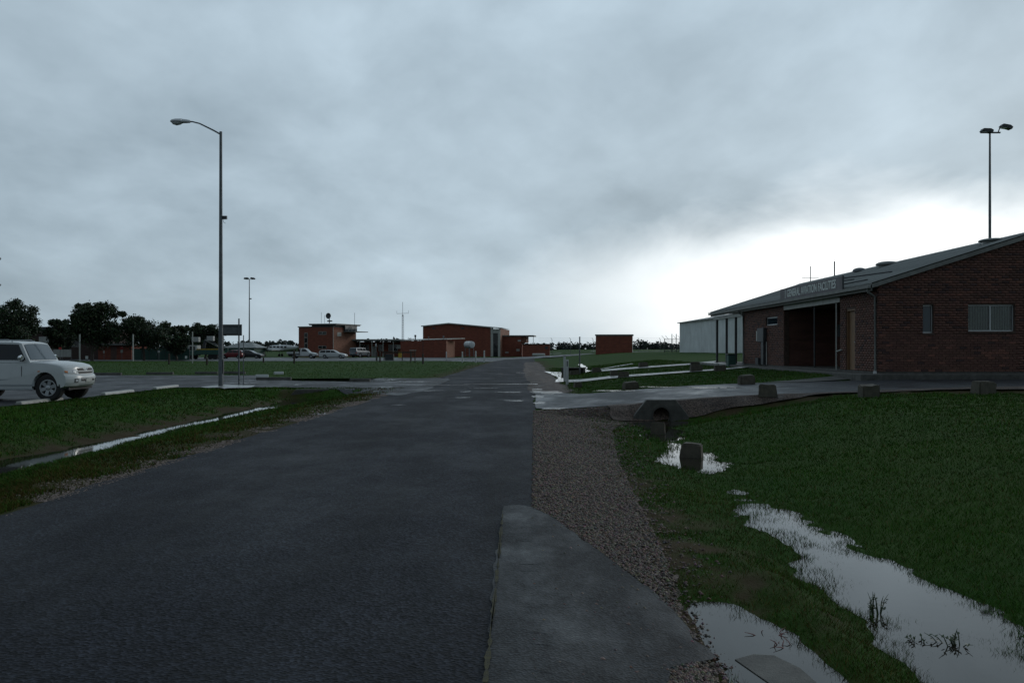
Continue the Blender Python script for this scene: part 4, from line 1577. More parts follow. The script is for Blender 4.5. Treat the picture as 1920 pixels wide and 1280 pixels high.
def flood_mast(loc, hgt, heads, label, s=1.0, bracket=None):
    t = thing('floodlight_mast', label, 'light mast', loc, 0, 'floodlight masts')
    MB().tube([(0, 0, -.5), (0, 0, hgt)], [.19 * s, .085 * s], 10).build('pole', M_GALV, t, smooth=True)
    MB().box(-.9 * s, 1.0 * s, -.08 * s, .08 * s, hgt, hgt + .12 * s).build('cross_arm', M_DARKM, t)
    for (x, z, tilt) in heads:
        b = MB().prism([(-.55, .0), (.5, -.16), (.62, .10), (.35, .26), (-.35, .28)], 'y', -.3, .3)
        o = b.build('floodlight', M_DARKM, t, bevel=.03)
        o.location = (x * s, 0, hgt + z * s)
        o.rotation_euler = (0, tilt, 0)
        o.scale = (s, s, s)
        MB().box(-.45, .45, -.26, .26, -.10, -.075).build('lens', M_LENS, o)
    MB().tube([(.8 * s, 0, hgt + .1 * s), (.95 * s, 0, hgt + .5 * s)], .05 * s, 6).build('bracket', M_DARKM, t)
    if bracket:
        MB().box(0, .5, -.12, .12, bracket, bracket + .25).build('junction_box', M_DARKM, t)
    return t


flood_mast((X(1856, 72), 72, .9), Z(250, 72) - .9, [(-.35, .16, 0), (1.5, .55, R(8))], 'tall mast with two floodlights rising behind the brick building roof', .85)
flood_mast((X(467.5, 205), 205, 0), Z(524, 205), [(-.75, .2, R(-6)), (.75, .2, R(6))], 'distant mast with twin floodlights left of the red control tower', 1.0, Z(561, 205))

SY = 39.6
sb = thing('notice_board', 'grey sign board seen from behind on thin posts beside the street lamp', 'sign', (X(448, SY), SY, 0))
gz = Hs(X(448, SY), SY)
MB().cyl((0, 0, -.2), (0, 0, Z(597, SY)), .034, n=10).build('post', M_GALV, sb)
MB().cyl((.10, .35, -.2), (.10, .35, Z(628, SY)), .02, n=8).build('stay', M_GALV, sb)
MB().box(-.82, .12, .036, .06, Z(629, SY), Z(608, SY)).build('panel', M_GALV, sb, bevel=.004)
for zz_ in (Z(611.5, SY), Z(626.5, SY)):
    MB().box(-.80, .10, .012, .0355, zz_ - .03, zz_ + .03).build('rail', M_DARKM, sb)
MB().cyl((-.74, .05, -.2), (-.74, .05, Z(608, SY)), .03, n=8).build('post', M_GALV, sb)

# ------------------------------------------------------------------ wheel stops
stops = [  # px0, px1, base row, height px, material, label
    (46, 131, 760, 11, M_CONC, 'weathered concrete wheel stop beside the white four wheel drive'),
    (181, 240, 742, 5, M_PALE, 'white wheel stop just right of the white four wheel drive'),
    (285, 331, 731, 5, M_PALE, 'white wheel stop left of the street lamp base'),
]
for i, (a, b, py, hh, m, lb) in enumerate(stops):
    x0, y0 = GP(a, py)
    x1, y1 = GP(b, py - (b - a) * .115)
    yc = (y0 + y1) / 2
    L = min(2.4, math.hypot(x1 - x0, y1 - y0))
    o = MB().prism([(-.10, 0), (.10, 0), (.075, .10), (-.075, .10)], 'y', -L / 2, L / 2).build('wheel_stop', m, bevel=.015)
    o.location = (-14.42, yc, .015)
    o.rotation_euler = (0, 0, math.atan2(x0 - x1, y1 - y0) * .5)
    tag(o, lb, 'wheel stop', 'wheel stops along the car park edge')
fars = [(172, 228, 703.5, M_CONCD, 0, 'dark wheel stop at far car park edge, leftmost of the back row'),
        (275, 325, 702.5, M_CONCD, 0, 'dark wheel stop at far car park edge, second of the back row'),
        (366, 408, 701.5, M_CONCD, 0, 'dark wheel stop at far car park edge left behind the street lamp'),
        (418, 460, 701, M_CONCD, 0, 'dark wheel stop at far car park edge right behind the street lamp'),
        (481, 546, 713, M_CONCD, 0, 'long dark kerb block at the corner of the middle lawn'),
        (480, 503, 707.5, M_WHITE, R(22), 'white kerb block lying askew on the middle lawn corner, nearer'),
        (514, 531, 701.5, M_WHITE, R(30), 'white kerb block lying askew on the middle lawn corner, farther'),
        (656, 694, 716, M_CONCD, 0, 'dark kerb block beside the driveway on the middle lawn')]
for (a, b, py, m, rz, lb) in fars:
    x0, y0 = GP(a, py)
    x1, y1 = GP(b, py)
    L = x1 - x0
    o = MB().prism([(-.13, 0), (.13, 0), (.1, .17), (-.1, .17)], 'x', -L / 2, L / 2).build('kerb_block', m, bevel=.015)
    o.location = ((x0 + x1) / 2, y0, .0)
    o.rotation_euler = (0, 0, rz)
    tag(o, lb, 'kerb block', 'kerb blocks round the middle lawn')

# ------------------------------------------------------------------ red twigs and weeds in the puddles


def weed(px, py, n, hgt, spread, label, m=None, flat=0, z=WATER_R):
    gx_, gy_ = GP(px, py, z)
    t = thing('weed_tuft' if m is None else 'fallen_twig', label, 'weed' if m is None else 'twig', (gx_, gy_, z - .02))
    for i in range(n):
        a = random.uniform(0, 6.28)
        r = spread * random.uniform(.1, 1)
        h = hgt * random.uniform(.5, 1.1)
        b = (random.uniform(-spread, spread) * .5, random.uniform(-spread, spread) * .4, 0)
        e = Vector((b[0] + r * math.cos(a), b[1] + r * math.sin(a), h))
        mpt = (Vector(b) + e) / 2 + Vector((0, 0, h * .25))
        s = MB().tube([b, mpt, e], [.004, .003, .0012], 4).build('stem' if m is None else 'branch', m or M_WEED, t)
        if m is None:
            for k in range(3):
                c = Vector(b).lerp(e, .35 + .2 * k)
                d = Vector((math.cos(a + k * 2), math.sin(a + k * 2), .5)) * .03
                w = Vector((-d.y, d.x, 0)) * .3
                MB().add([c, c + d * .5 + w, c + d, c + d * .5 - w], [(0, 1, 2, 3)]).build('leaf', M_WEED, s)


M_WEED = mat('weed', (.035, .06, .02), .6, var=.3)
weed(1640, 1150, 14, .16, .09, 'dark leafy weed at the left bank of the long puddle')
weed(1785, 1208, 12, .10, .12, 'spiky grass tuft in the middle of the long puddle')
weed(1720, 1200, 5, .06, .07, 'few thin weed stems standing in the long puddle')
weed(140, 857, 5, .20, .12, 'thin weed standing in the left ditch water', z=WATER_L)
weed(1440, 1187, 5, .05, .14, 'reddish fallen twig at the edge of the near puddle', M_TWIG, z=WATER_N)
weed(1465, 1210, 6, .05, .15, 'second reddish fallen twig nearer the concrete slabs', M_TWIG, z=WATER_N)

# ------------------------------------------------------------------ vehicles


def lateral_loft(outline, ys, fn):
    """outline: closed list of (x,z); ys: lateral stations; fn(x,z,t)->(x,y,z) with t in -1..1"""
    mb = MB()
    n = len(outline)
    for t in ys:
        mb.v += [fn(x, z, t) for (x, z) in outline]
    for i in range(len(ys) - 1):
        for k in range(n):
            mb.f.append((i * n + k, i * n + (k + 1) % n, (i + 1) * n + (k + 1) % n, (i + 1) * n + k))
    mb.f.append(tuple(range(n))[::-1])
    mb.f.append(tuple(range((len(ys) - 1) * n, len(ys) * n)))
    return mb


def arch(xc, zc, r, n=12, lo=None):
    """points over a wheel from front to rear"""
    a0 = math.asin(max(-1, min(1, (lo - zc) / r)))
    return [(xc + r * math.cos(a), zc + r * math.sin(a)) for a in np.linspace(a0, PI - a0, n)]


def smooth_line(pts, per=3):
    out = []
    for a, b in zip(pts[:-1], pts[1:]):
        for k in range(per):
            t = k / per
            out.append((a[0] + (b[0] - a[0]) * t, a[1] + (b[1] - a[1]) * t))
    return out + [pts[-1]]


def wheel(parent, x, y, r, w, side, spokes=6, detail=True):
    t = bpy.data.objects.new('wheel', None)
    COL.objects.link(t)
    t.parent = parent
    t.location = (x, y, r)
    o = side
    prof = [(r * .60, -w / 2), (r * .88, -w / 2), (r * .97, -w / 2 + .03), (r, -w * .2), (r, w * .2), (r * .97, w / 2 - .03), (r * .88, w / 2), (r * .60, w / 2)]
    MB().lathe(prof, (0, 0, 0), 'y', 28, False).build('tyre', M_TYRE, t, smooth=True)
    rim = MB()
    yo = o * (w / 2 - .045)
    rim.lathe([(r * .61, yo - o * .08), (r * .61, yo + o * .05), (r * .53, yo + o * .05), (r * .52, yo - o * .04)], (0, 0, 0), 'y', 28, False)
    for k in range(spokes):
        a = 2 * PI * k / spokes + .3
        ca, sa = math.cos(a), math.sin(a)
        wd = r * .095

        def P(rr, s, yy):
            return (rr * ca - s * sa, yy, rr * sa + s * ca)
        vs = [P(r * .12, -wd * 1.1, yo + o * .03), P(r * .12, wd * 1.1, yo + o * .03), P(r * .57, wd * 1.5, yo + o * .04), P(r * .57, -wd * 1.5, yo + o * .04),
              P(r * .12, -wd * 1.1, yo - o * .02), P(r * .12, wd * 1.1, yo - o * .02), P(r * .57, wd * 1.5, yo - o * .02), P(r * .57, -wd * 1.5, yo - o * .02)]
        rim.add(vs, [(0, 1, 2, 3), (7, 6, 5, 4), (0, 4, 5, 1), (1, 5, 6, 2), (2, 6, 7, 3), (3, 7, 4, 0)])
    rim.lathe([(r * .17, yo - o * .02), (r * .17, yo + o * .05), (r * .10, yo + o * .07), (.001, yo + o * .07)], (0, 0, 0), 'y', 14)
    rim.build('rim', M_RIM, t, smooth=True)
    if detail:
        MB().lathe([(r * .53, yo - o * .05), (r * .53, yo - o * .045), (.001, yo - o * .045)], (0, 0, 0), 'y', 20).build('brake_disc', M_BLACK, t)
    return t


def car(name, label, cat, loc, rz, S, group=None):
    """S: dict of the shape. x forward, y left, z up, origin on the ground midway along the car"""
    t = thing(name, label, cat, loc, rz, group)
    L, Wd = S['L'] / 2, S['W'] / 2
    wr = S['wr']
    sill = S['sill']
    top = smooth_line(S['top'], 3)                       # rear to front along the top of the lower body
    low = arch(S['xf'], wr, wr * 1.17, 13, sill) + arch(S['xr'], wr, wr * 1.17, 13, sill)
    out = top + low
    fr, rr = S.get('fr', .2), S.get('rr', .1)

    def fn(x, z, q):
        a = abs(q)
        xn = x
        if x > 0:
            xn = x - fr * a ** 3.2 * max(0, (x - L * .45) / (L * .55))
        else:
            xn = x + rr * a ** 3.2 * max(0, (-x - L * .5) / (L * .5))
        zc = z
        if z > S['belt'] - .28:
            zc = z - .05 * a ** 2.5 - (.03 if a > .985 else 0)
        hw = Wd * (1 - .035 * max(0, (z - .75)) / .5 - .05 * max(0, .55 - z) / .3)
        ex = 1.0 if a < .985 else .985
        return (xn, q * hw, sill + (zc - sill) * ex)
    ys = [-1, -.985, -.95, -.85, -.7, -.5, -.25, 0, .25, .5, .7, .85, .95, .985, 1]
    body = lateral_loft(out, ys, fn).build('body', S['m'], t, smooth=True)
    # dark inner wells and underbody
    MB().box(-L * .93, L * .90, -Wd * .80, Wd * .80, sill - .06, sill + .22).build('underbody', M_BLACK, body)
    for xc in (S['xf'], S['xr']):
        MB().box(xc - wr * 1.2, xc + wr * 1.2, -Wd * .72, Wd * .72, sill, wr * 2.28).build('wheel_well', M_BLACK, body)
    # greenhouse
    gh = S['cab']
    zb_, zt_ = gh[0][1], max(p[1] for p in gh)
    th = S.get('tumble', .17)

    def hwc(z):
        return Wd * .955 * (1 - th * max(0, z - zb_) / (zt_ - zb_))

    def fc(x, z, q):
        a = abs(q)
        zc = z - (.035 * a ** 3 if z > zb_ + .3 else 0)
        bow = .07 * a ** 2 * max(0, x - gh[-1][0] * .2)
        return (x - bow * .6, q * hwc(z), zc)
    cabn = lateral_loft(smooth_line(gh, 2), [-1, -.97, -.85, -.5, 0, .5, .85, .97, 1], fc).build('cabin', S['m'], t, smooth=True)
    for sgn in (-1, 1):
        for wp in S['win']:
            vs = [(x, sgn * (hwc(z) + .006), z) for (x, z) in wp] + [(x, sgn * (hwc(z) - .02), z) for (x, z) in wp]
            n = len(wp)
            fs = [tuple(range(n)), tuple(range(n, 2 * n))[::-1]] + [(i, (i + 1) % n, n + (i + 1) % n, n + i) for i in range(n)]
            MB().add(vs, fs).build('side_window', S.get('glass', M_GLASS), cabn)

    def screen(p, q, nm, k):
        (xa, za), (xb, zb2) = p, q
        mb = MB()
        n = 6
        d = Vector((zb2 - za, 0, -(xb - xa))).normalized() * k
        for zz_, x_ in ((za, xa), (zb2, xb)):
            for i in range(n + 1):
                s_ = -1 + 2 * i / n
                P0 = Vector(fc(x_, zz_, s_ * .90)) + d * .014
                mb.v.append(tuple(P0))
        for i in range(n):
            mb.f.append((i, i + 1, n + 2 + i, n + 1 + i))
        mb.build(nm, S.get('sglass', M_GLASSB), cabn, smooth=True)
    if 'ws' in S:
        screen(*S['ws'], 'windscreen', 1)
    if 'rs' in S:
        screen(*S['rs'], 'rear_window', -1 if S['rs'][0][0] <= 0 else 1)
    for sgn in (-1, 1):
        for xc in (S['xf'], S['xr']):
            wheel(t, xc, sgn * (Wd - S['ww'] / 2 - .01), wr, S['ww'], sgn, S.get('spokes', 6))
    # lamps on the body surface

    def fpatch(nm, m, pts, parent=body, off=.008, th_=.03, rear=False):
        """patch on the nose (or tail) given as (t, z) corners"""
        mb = MB()

        def front_x(z):
            best = None
            for a, b in zip(out, out[1:] + out[:1]):
                if (a[1] - z) * (b[1] - z) <= 0 and abs(a[1] - b[1]) > 1e-6:
                    x = a[0] + (b[0] - a[0]) * (z - a[1]) / (b[1] - a[1])
                    if best is None or ((x > best) if not rear else (x < best)):
                        best = x
            return best if best is not None else (L if not rear else -L)
        n = 5
        (t0, z0), (t1, z1), (t2, z2), (t3, z3) = pts
        for k in range(n + 1):
            s_ = k / n
            for (ta, za, tb, zb3) in ((t0, z0, t1, z1), (t3, z3, t2, z2)):
                tt, zq = ta + (tb - ta) * s_, za + (zb3 - za) * s_
                p = fn(front_x(zq), zq, tt)
                o_ = off if not rear else -off
                mb.v.append((p[0] + o_, p[1], p[2]))
        nn = len(mb.v)
        mb.v += [(x - (th_ if not rear else -th_), y, z) for (x, y, z) in mb.v[:nn]]
        for k in range(n):
            a = 2 * k
            mb.f += [(a, a + 2, a + 3, a + 1), (nn + a, nn + a + 1, nn + a + 3, nn + a + 2), (a, nn + a, nn + a + 2, a + 2), (a + 1, a + 3, nn + a + 3, nn + a + 1)]
        mb.f += [(0, 1, nn + 1, nn), (2 * n, nn + 2 * n, nn + 2 * n + 1, 2 * n + 1)]
        return mb.build(nm, m, parent)
    S['patch'](fpatch, body, t, hwc, fn) if 'patch' in S else None
    return t


def pajero_front(fp, body, t, hwc, fn):
    for s in (-1, 1):
        hl = fp('headlight', M_LENS, [(s * .56, 0.855), (s * .965, 0.895), (s * .985, 1.020), (s * .56, 1.010)], off=.012)
        fp('indicator', M_AMBER, [(s * .90, 0.885), (s * .972, 0.900), (s * .978, 0.955), (s * .90, 0.945)], hl, off=.018)
        fp('reflector', M_CARS, [(s * .62, 0.885), (s * .74, 0.890), (s * .74, 0.985), (s * .62, 0.980)], hl, off=.017)
        fp('fog_lamp', M_BLACK, [(s * .60, 0.580), (s * .74, 0.580), (s * .74, 0.700), (s * .60, 0.700)], off=.008)
        fp('fog_lens', M_LENS, [(s * .63, 0.605), (s * .71, 0.605), (s * .71, 0.675), (s * .63, 0.675)], off=.014)
        fp('grille_slot', M_BLACK, [(s * .10, 0.945), (s * .50, 0.945), (s * .52, 1.025), (s * .20, 1.025)], off=.010)
    fp('grille_slot', M_BLACK, [(-.46, 0.855), (.46, 0.855), (.48, 0.913), (-.48, 0.913)], off=.010)
    fp('grille_surround', M_CARW, [(-.52, 0.920), (.52, 0.920), (.52, 0.943), (-.52, 0.943)], off=.014)
    fp('bumper_intake', M_BLACK, [(-.46, 0.620), (.46, 0.620), (.46, 0.720), (-.46, 0.720)], off=.006)
    fp('bumper_bar', M_CARW, [(-.47, 0.685), (.47, 0.685), (.47, 0.700), (-.47, 0.700)], off=.016)
    fp('number_plate', M_PALE, [(-.2, 0.585), (.2, 0.585), (.2, 0.690), (-.2, 0.690)], off=.022)
    fp('skid_plate', M_CARS, [(-.5, 0.480), (.5, 0.480), (.5, 0.520), (-.5, 0.520)], off=.006)
    # three-lozenge emblem in the middle of the grille
    em = MB()
    x0, zc, r = 2.345, .985, .045
    for a in (90, 210, 330):
        ca, sa = math.cos(R(a)), math.sin(R(a))
        vs = [(0, 0), (r * .55 * ca - r * .32 * sa, r * .55 * sa + r * .32 * ca), (r * 1.1 * ca, r * 1.1 * sa), (r * .55 * ca + r * .32 * sa, r * .55 * sa - r * .32 * ca)]
        em.prism([(p[0], p[1] + zc) for p in vs], 'x', x0, x0 + .02)
    em.build('emblem', M_CHROME, body)
    for s in (-1, 1):
        m = MB().lathe([(.001, -.06), (.06, -.05), (.085, -.01), (.09, .03), (.07, .06)], (0, 0, 0), 'x', 14)
        o = m.build('door_mirror', M_CHROME, t, smooth=True)
        o.location = (.80, s * 1.02, 1.36)
        o.scale = (1, 1.25, 1)
        MB().box(-.02, .02, -.13, 0, -.11, -.05).build('mirror_arm', M_BLACK, o) if s > 0 else MB().box(-.02, .02, 0, .13, -.11, -.05).build('mirror_arm', M_BLACK, o)
        yy = s * .928
        for xx in (.78, -.28, -1.05):
            MB().box(xx - .006, xx + .006, yy - .004, yy + .004, .50, 1.1).build('door_seam', M_BLACK, body)
        MB().box(-.66, 1.18, s * .905 - .03, s * .905 + .03, .47, .70).build('side_moulding', M_CARS, body, bevel=.006)
        MB().box(-.64, 1.15, s * .93 - .03, s * .93 + .05, .36, .40).build('side_step', M_CARS, body, bevel=.01)
        for xx in (-.10, -.95):
            MB().box(xx, xx + .16, s * .935 - .012, s * .935 + .02, .98, 1.02).build('door_handle', M_CHROME, body)
        MB().box(1.28, 1.34, s * .925 - .01, s * .925 + .01, .92, .95).build('side_repeater', M_AMBER, body)
        MB().tube([(-2.0, s * .64, 1.87), (-1.9, s * .64, 1.91), (.2, s * .64, 1.92), (.35, s * .64, 1.87)], .015, 6).build('roof_rail', M_CARS, t)
    MB().tube([(1.02, .3, 1.255), (.99, -.35, 1.275)], .01, 5).build('wiper', M_BLACK, t)


PAJ = dict(L=4.8, W=1.875, wr=.425, ww=.28, xf=1.60, xr=-1.15, sill=.41, belt=1.25, m=M_CARW, fr=.26, rr=.12, tumble=.16, spokes=6,
           top=[(-2.28, .46), (-2.38, .60), (-2.38, .80), (-2.33, .86), (-2.32, 1.22), (-1.0, 1.245), (.6, 1.25), (1.06, 1.265), (1.55, 1.25), (1.98, 1.20), (2.2, 1.145), (2.30, 1.07),
                (2.325, .96), (2.34, .83), (2.40, .79), (2.42, .69), (2.41, .58), (2.35, .47), (2.16, .41)],
           cab=[(-2.31, 1.20), (-2.27, 1.5), (-2.20, 1.80), (-2.05, 1.862), (-1.0, 1.885), (.2, 1.885), (.60, 1.865), (.72, 1.83), (1.07, 1.20)],
           win=[[(.88, 1.29), (.60, 1.77), (-.14, 1.79), (-.24, 1.29)], [(-.34, 1.29), (-.24, 1.79), (-.98, 1.79), (-1.02, 1.29)], [(-1.12, 1.29), (-1.08, 1.79), (-1.95, 1.77), (-2.05, 1.29)]],
           ws=((1.02, 1.29), (.745, 1.79)), rs=((-2.295, 1.30), (-2.21, 1.76)), patch=pajero_front)
car('four_wheel_drive', 'white four wheel drive wagon parked at the left edge, front half in view', 'car', (-13.60 - 2.41, 28.25, .018), 0, PAJ)


def simple_lamps(front_z, rear_z, plate=.5):
    def f(fp, body, t, hwc, fn):
        for s in (-1, 1):
            fp('headlight', M_LENS, [(s * .6, front_z - .06), (s * .95, front_z - .06), (s * .95, front_z + .06), (s * .6, front_z + .06)])
            fp('tail_light', M_REDL, [(s * .72, rear_z - .12), (s * .97, rear_z - .12), (s * .97, rear_z + .12), (s * .72, rear_z + .12)], rear=True)
        fp('grille', M_BLACK, [(-.5, front_z - .05), (.5, front_z - .05), (.5, front_z + .04), (-.5, front_z + .04)])
        fp('number_plate', M_PALE, [(-.2, plate - .05), (.2, plate - .05), (.2, plate + .05), (-.2, plate + .05)], rear=True)
    return f


WAG = dict(L=4.9, W=1.82, wr=.31, ww=.2, xf=1.50, xr=-1.30, sill=.26, belt=.95, m=M_CARW, fr=.22, rr=.14, tumble=.2,
           top=[(-2.38, .30), (-2.45, .45), (-2.44, .7), (-2.38, .95), (-1.0, .97), (.85, .97), (1.25, .93), (1.9, .83), (2.25, .74), (2.38, .62), (2.44, .5), (2.42, .36), (2.3, .26)],
           cab=[(-2.36, .92), (-2.2, 1.35), (-2.05, 1.44), (-1.0, 1.48), (-.1, 1.46), (.25, 1.40), (1.05, .92)],
           win=[[(.72, .99), (.20, 1.36), (-.22, 1.39), (-.25, .99)], [(-.35, .99), (-.32, 1.39), (-1.05, 1.40), (-1.1, .99)], [(-1.2, .99), (-1.15, 1.40), (-2.0, 1.36), (-2.15, 1.0)]],
           ws=((.98, .97), (.33, 1.36)), rs=((-2.33, 1.0), (-2.22, 1.32)), patch=simple_lamps(.66, .78, .6))
HAT = dict(WAG, L=3.9, xf=1.22, xr=-1.18, m=M_CARR,
           top=[(-1.9, .30), (-1.95, .45), (-1.93, .7), (-1.86, .95), (-.6, .97), (.7, .97), (1.0, .93), (1.55, .83), (1.8, .72), (1.92, .6), (1.94, .48), (1.9, .36), (1.8, .26)],
           cab=[(-1.84, .92), (-1.6, 1.35), (-1.4, 1.43), (-.6, 1.46), (0, 1.44), (.25, 1.38), (.9, .92)],
           win=[[(.6, .99), (.20, 1.34), (-.15, 1.38), (-.2, .99)], [(-.3, .99), (-.26, 1.38), (-.9, 1.38), (-1.0, .99)], [(-1.08, .99), (-1.0, 1.36), (-1.3, 1.32), (-1.5, 1.0)]],
           ws=((.85, .97), (.32, 1.34)), rs=((-1.8, 1.0), (-1.62, 1.31)))
SED = dict(WAG, m=M_CARK,
           cab=[(-1.75, .92), (-1.2, 1.30), (-.95, 1.40), (-.4, 1.44), (.1, 1.42), (.4, 1.36), (1.15, .92)],
           win=[[(.85, .99), (.36, 1.32), (-.15, 1.37), (-.2, .99)], [(-.3, .99), (-.25, 1.37), (-.95, 1.33), (-1.35, .99)]],
           ws=((1.08, .97), (.47, 1.32)), rs=((-1.68, .98), (-1.24, 1.27)))
UTE = dict(WAG, L=5.1, W=1.85, wr=.36, xf=1.62, xr=-1.42, sill=.42, belt=1.12, m=M_CARW,
           top=[(-.3, .5), (-.32, .7), (-.32, 1.1), (.2, 1.14), (1.0, 1.12), (1.3, 1.08), (2.1, .98), (2.4, .88), (2.5, .7), (2.52, .55), (2.4, .42)],
           cab=[(-.3, 1.1), (-.28, 1.6), (-.2, 1.72), (.3, 1.74), (.65, 1.68), (1.25, 1.1)],
           win=[[(1.0, 1.16), (.6, 1.62), (.0, 1.64), (-.05, 1.16)]],
           ws=((1.18, 1.15), (.72, 1.62)), rs=((-.295, 1.2), (-.275, 1.6)), patch=simple_lamps(.82, .8, .6))
VAN = dict(PAJ, W=1.8, m=mat('car_grey_blue', (.16, .18, .20), .35, metal=.3), patch=simple_lamps(.88, .9, .7))

car('station_wagon', 'white station wagon parked before the red brick control tower', 'car', (X(625, 152), 152, Hs(X(625, 152), 152) + .02), R(-4), WAG, 'far parked cars')
car('hatchback', 'dark red hatchback parked left of the notice board posts', 'car', (X(436, 150), 150, .02), R(184), HAT, 'far parked cars')
car('sedan', 'black sedan parked right of the notice board posts', 'car', (X(466, 151), 151.5, .02), R(-3), SED, 'far parked cars')
u = car('flatbed_ute', 'white flatbed ute parked left of the white station wagon', 'car', (X(567, 152), 152.6, .02), R(-3), UTE, 'far parked cars')
MB().box(-2.6, -.42, -.95, .95, .78, .90).build('tray', M_CARW, u, bevel=.01)
for s in (-1, 1):
    MB().box(-2.6, -.42, s * .95 - .02, s * .95 + .02, .901, 1.15).build('tray_side', M_CARW, u)
MB().box(-.5, -.44, -.9, .9, .91, 1.75).build('head_board', M_DARKM, u)
MB().box(-2.55, -.4, -.4, .4, .5, .779).build('chassis', M_BLACK, u)
car('silver_van', 'silver four wheel drive seen from behind under the low wing of the tower', 'car', (X(675, 170), 170, .02), R(64), VAN, 'far parked cars')

# ------------------------------------------------------------------ twin engine aeroplane
ap = thing('light_aeroplane', 'white twin engine aeroplane parked beyond the ute, nose to the left', 'aeroplane', (X(528, 195), 195, .3), R(183))
fus = MB()
prof = [(4.6, .05, 1.22), (4.3, .22, 1.25), (3.6, .42, 1.3), (2.7, .62, 1.42), (1.6, .72, 1.5), (0, .74, 1.52), (-1.6, .66, 1.55), (-3.0, .42, 1.62), (-4.2, .2, 1.7), (-4.8, .08, 1.75)]
n = 14
for (x, r, z) in prof:
    fus.v += [(x, r * .9 * math.cos(2 * PI * k / n), z + r * math.sin(2 * PI * k / n)) for k in range(n)]
for i in range(len(prof) - 1):
    fus.f += [(i * n + k, i * n + (k + 1) % n, (i + 1) * n + (k + 1) % n, (i + 1) * n + k) for k in range(n)]
fus.f += [tuple(range(n)), tuple(range((len(prof) - 1) * n, len(prof) * n))]
fb = fus.build('fuselage', M_CARW, ap, smooth=True)
for s in (-1, 1):
    for xx in (2.0, 1.2, .4, -.4, -1.2):
        MB().box(xx, xx + .5, s * .66 - .03, s * .66 + .03, 1.62, 1.95).build('cabin_window', M_GLASS, fb, bevel=.02)
    MB().prism([(2.75, 1.72), (3.35, 1.62), (2.9, 2.0), (2.5, 2.08)], 'y', s * .3, s * .45).build('windscreen', M_GLASS, fb)
MB().prism([(1.5, -5.8), (.9, -5.8), (-.6, -.5), (-.6, .5), (.9, 5.8), (1.5, 5.8), (1.9, .5), (1.9, -.5)], 'z', 1.02, 1.16).build('wing', M_CARW, ap)
MB().prism([(-3.2, 1.8), (-4.4, 3.6), (-5.2, 3.6), (-4.7, 1.75)], 'y', -.07, .07).build('tail_fin', M_DARKM, ap)
MB().prism([(-3.9, -2), (-4.5, -2), (-4.7, 0), (-4.5, 2), (-3.9, 2), (-3.5, 0)], 'z', 1.8, 1.88).build('tailplane', M_CARW, ap)
for s in (-1, 1):
    e = MB().lathe([(.1, 2.7), (.32, 2.4), (.36, 1.4), (.1, -.4)], (0, s * 1.9, 1.2), 'x', 12).build('engine', M_CARW, ap, smooth=True)
    MB().box(2.66, 2.70, s * 1.9 - .06, s * 1.9 + .06, .3, 2.1).build('propeller', M_BLACK, e)
    g_ = MB().cyl((.2, s * 1.5, -.3), (.2, s * 1.5, 1.05), .05).build('landing_gear', M_DARKM, ap)
    MB().lathe([(.28, -.08), (.28, .08)], (.2, s * 1.5, -.02), 'y', 14).build('tyre', M_TYRE, g_)
g_ = MB().cyl((3.6, 0, -.3), (3.6, 0, 1.0), .05).build('landing_gear', M_DARKM, ap)
MB().lathe([(.22, -.06), (.22, .06)], (3.6, 0, -.08), 'y', 12).build('tyre', M_TYRE, g_)

# ------------------------------------------------------------------ control tower and its low wing


def place(px, Y, z, rz):
    return (X(px, Y), Y, z), rz


loc, rz = place(560, 184, 0, R(-19))
tw = thing('control_tower', 'two storey red brick control tower with overhanging flat roof and dish', 'building', loc, rz)
MB().box(0, 8.2, 0, 9.5, -.5, 6.15).build('wall', M_FBRICK, tw)
MB().box(8.201, 8.24, .0, 9.5, 0, 5.6).build('side_wall', M_FBRICK_LIT, tw)
MB().box(-.15, 3.0, -.15, 9.6, 6.151, 6.35).build('roof', M_FASCIA, tw)
MB().box(3.05, 8.15, .1, 9.4, 6.16, 6.55).build('clerestory', M_DARKM, tw)
rf = MB().box(2.7, 9.0, -.35, 10.0, 6.551, 6.78).build('upper_roof', M_DARKM, tw, bevel=.02)
MB().box(2.6, 9.15, -.45, 10.2, 6.781, 6.88).build('roof_edge', M_PALE, rf)
MB().box(8.25, 11.0, 4.0, 9.8, 5.2, 5.36).build('balcony_floor', M_FASCIA, tw)
MB().box(8.242, 8.6, 4.2, 9.3, 5.37, 6.54).build('cab_window', M_GLASSB, tw)
for z in (5.65, 6.1):
    MB().box(8.7, 10.95, 4.05, 4.1, z, z + .06).build('balcony_rail', M_GALV, tw)
for xx in (9.4, 10.2, 11.05):
    MB().box(xx, xx + .06, 4.04, 4.11, 5.37, 6.2).build('balcony_post', M_GALV, tw)


def far_window(par, x0, x1, z0, z1, y=-.03, mull=1, m=M_GLASS, fm=M_PALE):
    w = MB().box(x0, x1, y, y + .029, z0, z1).build('window', fm, par)
    k = mull + 1
    st = (x1 - x0) / k
    for i in range(k):
        MB().box(x0 + i * st + .06, x0 + (i + 1) * st - .06, y - .02, y - .001, z0 + .08, z1 - .06).build('pane', m, w)
    return w


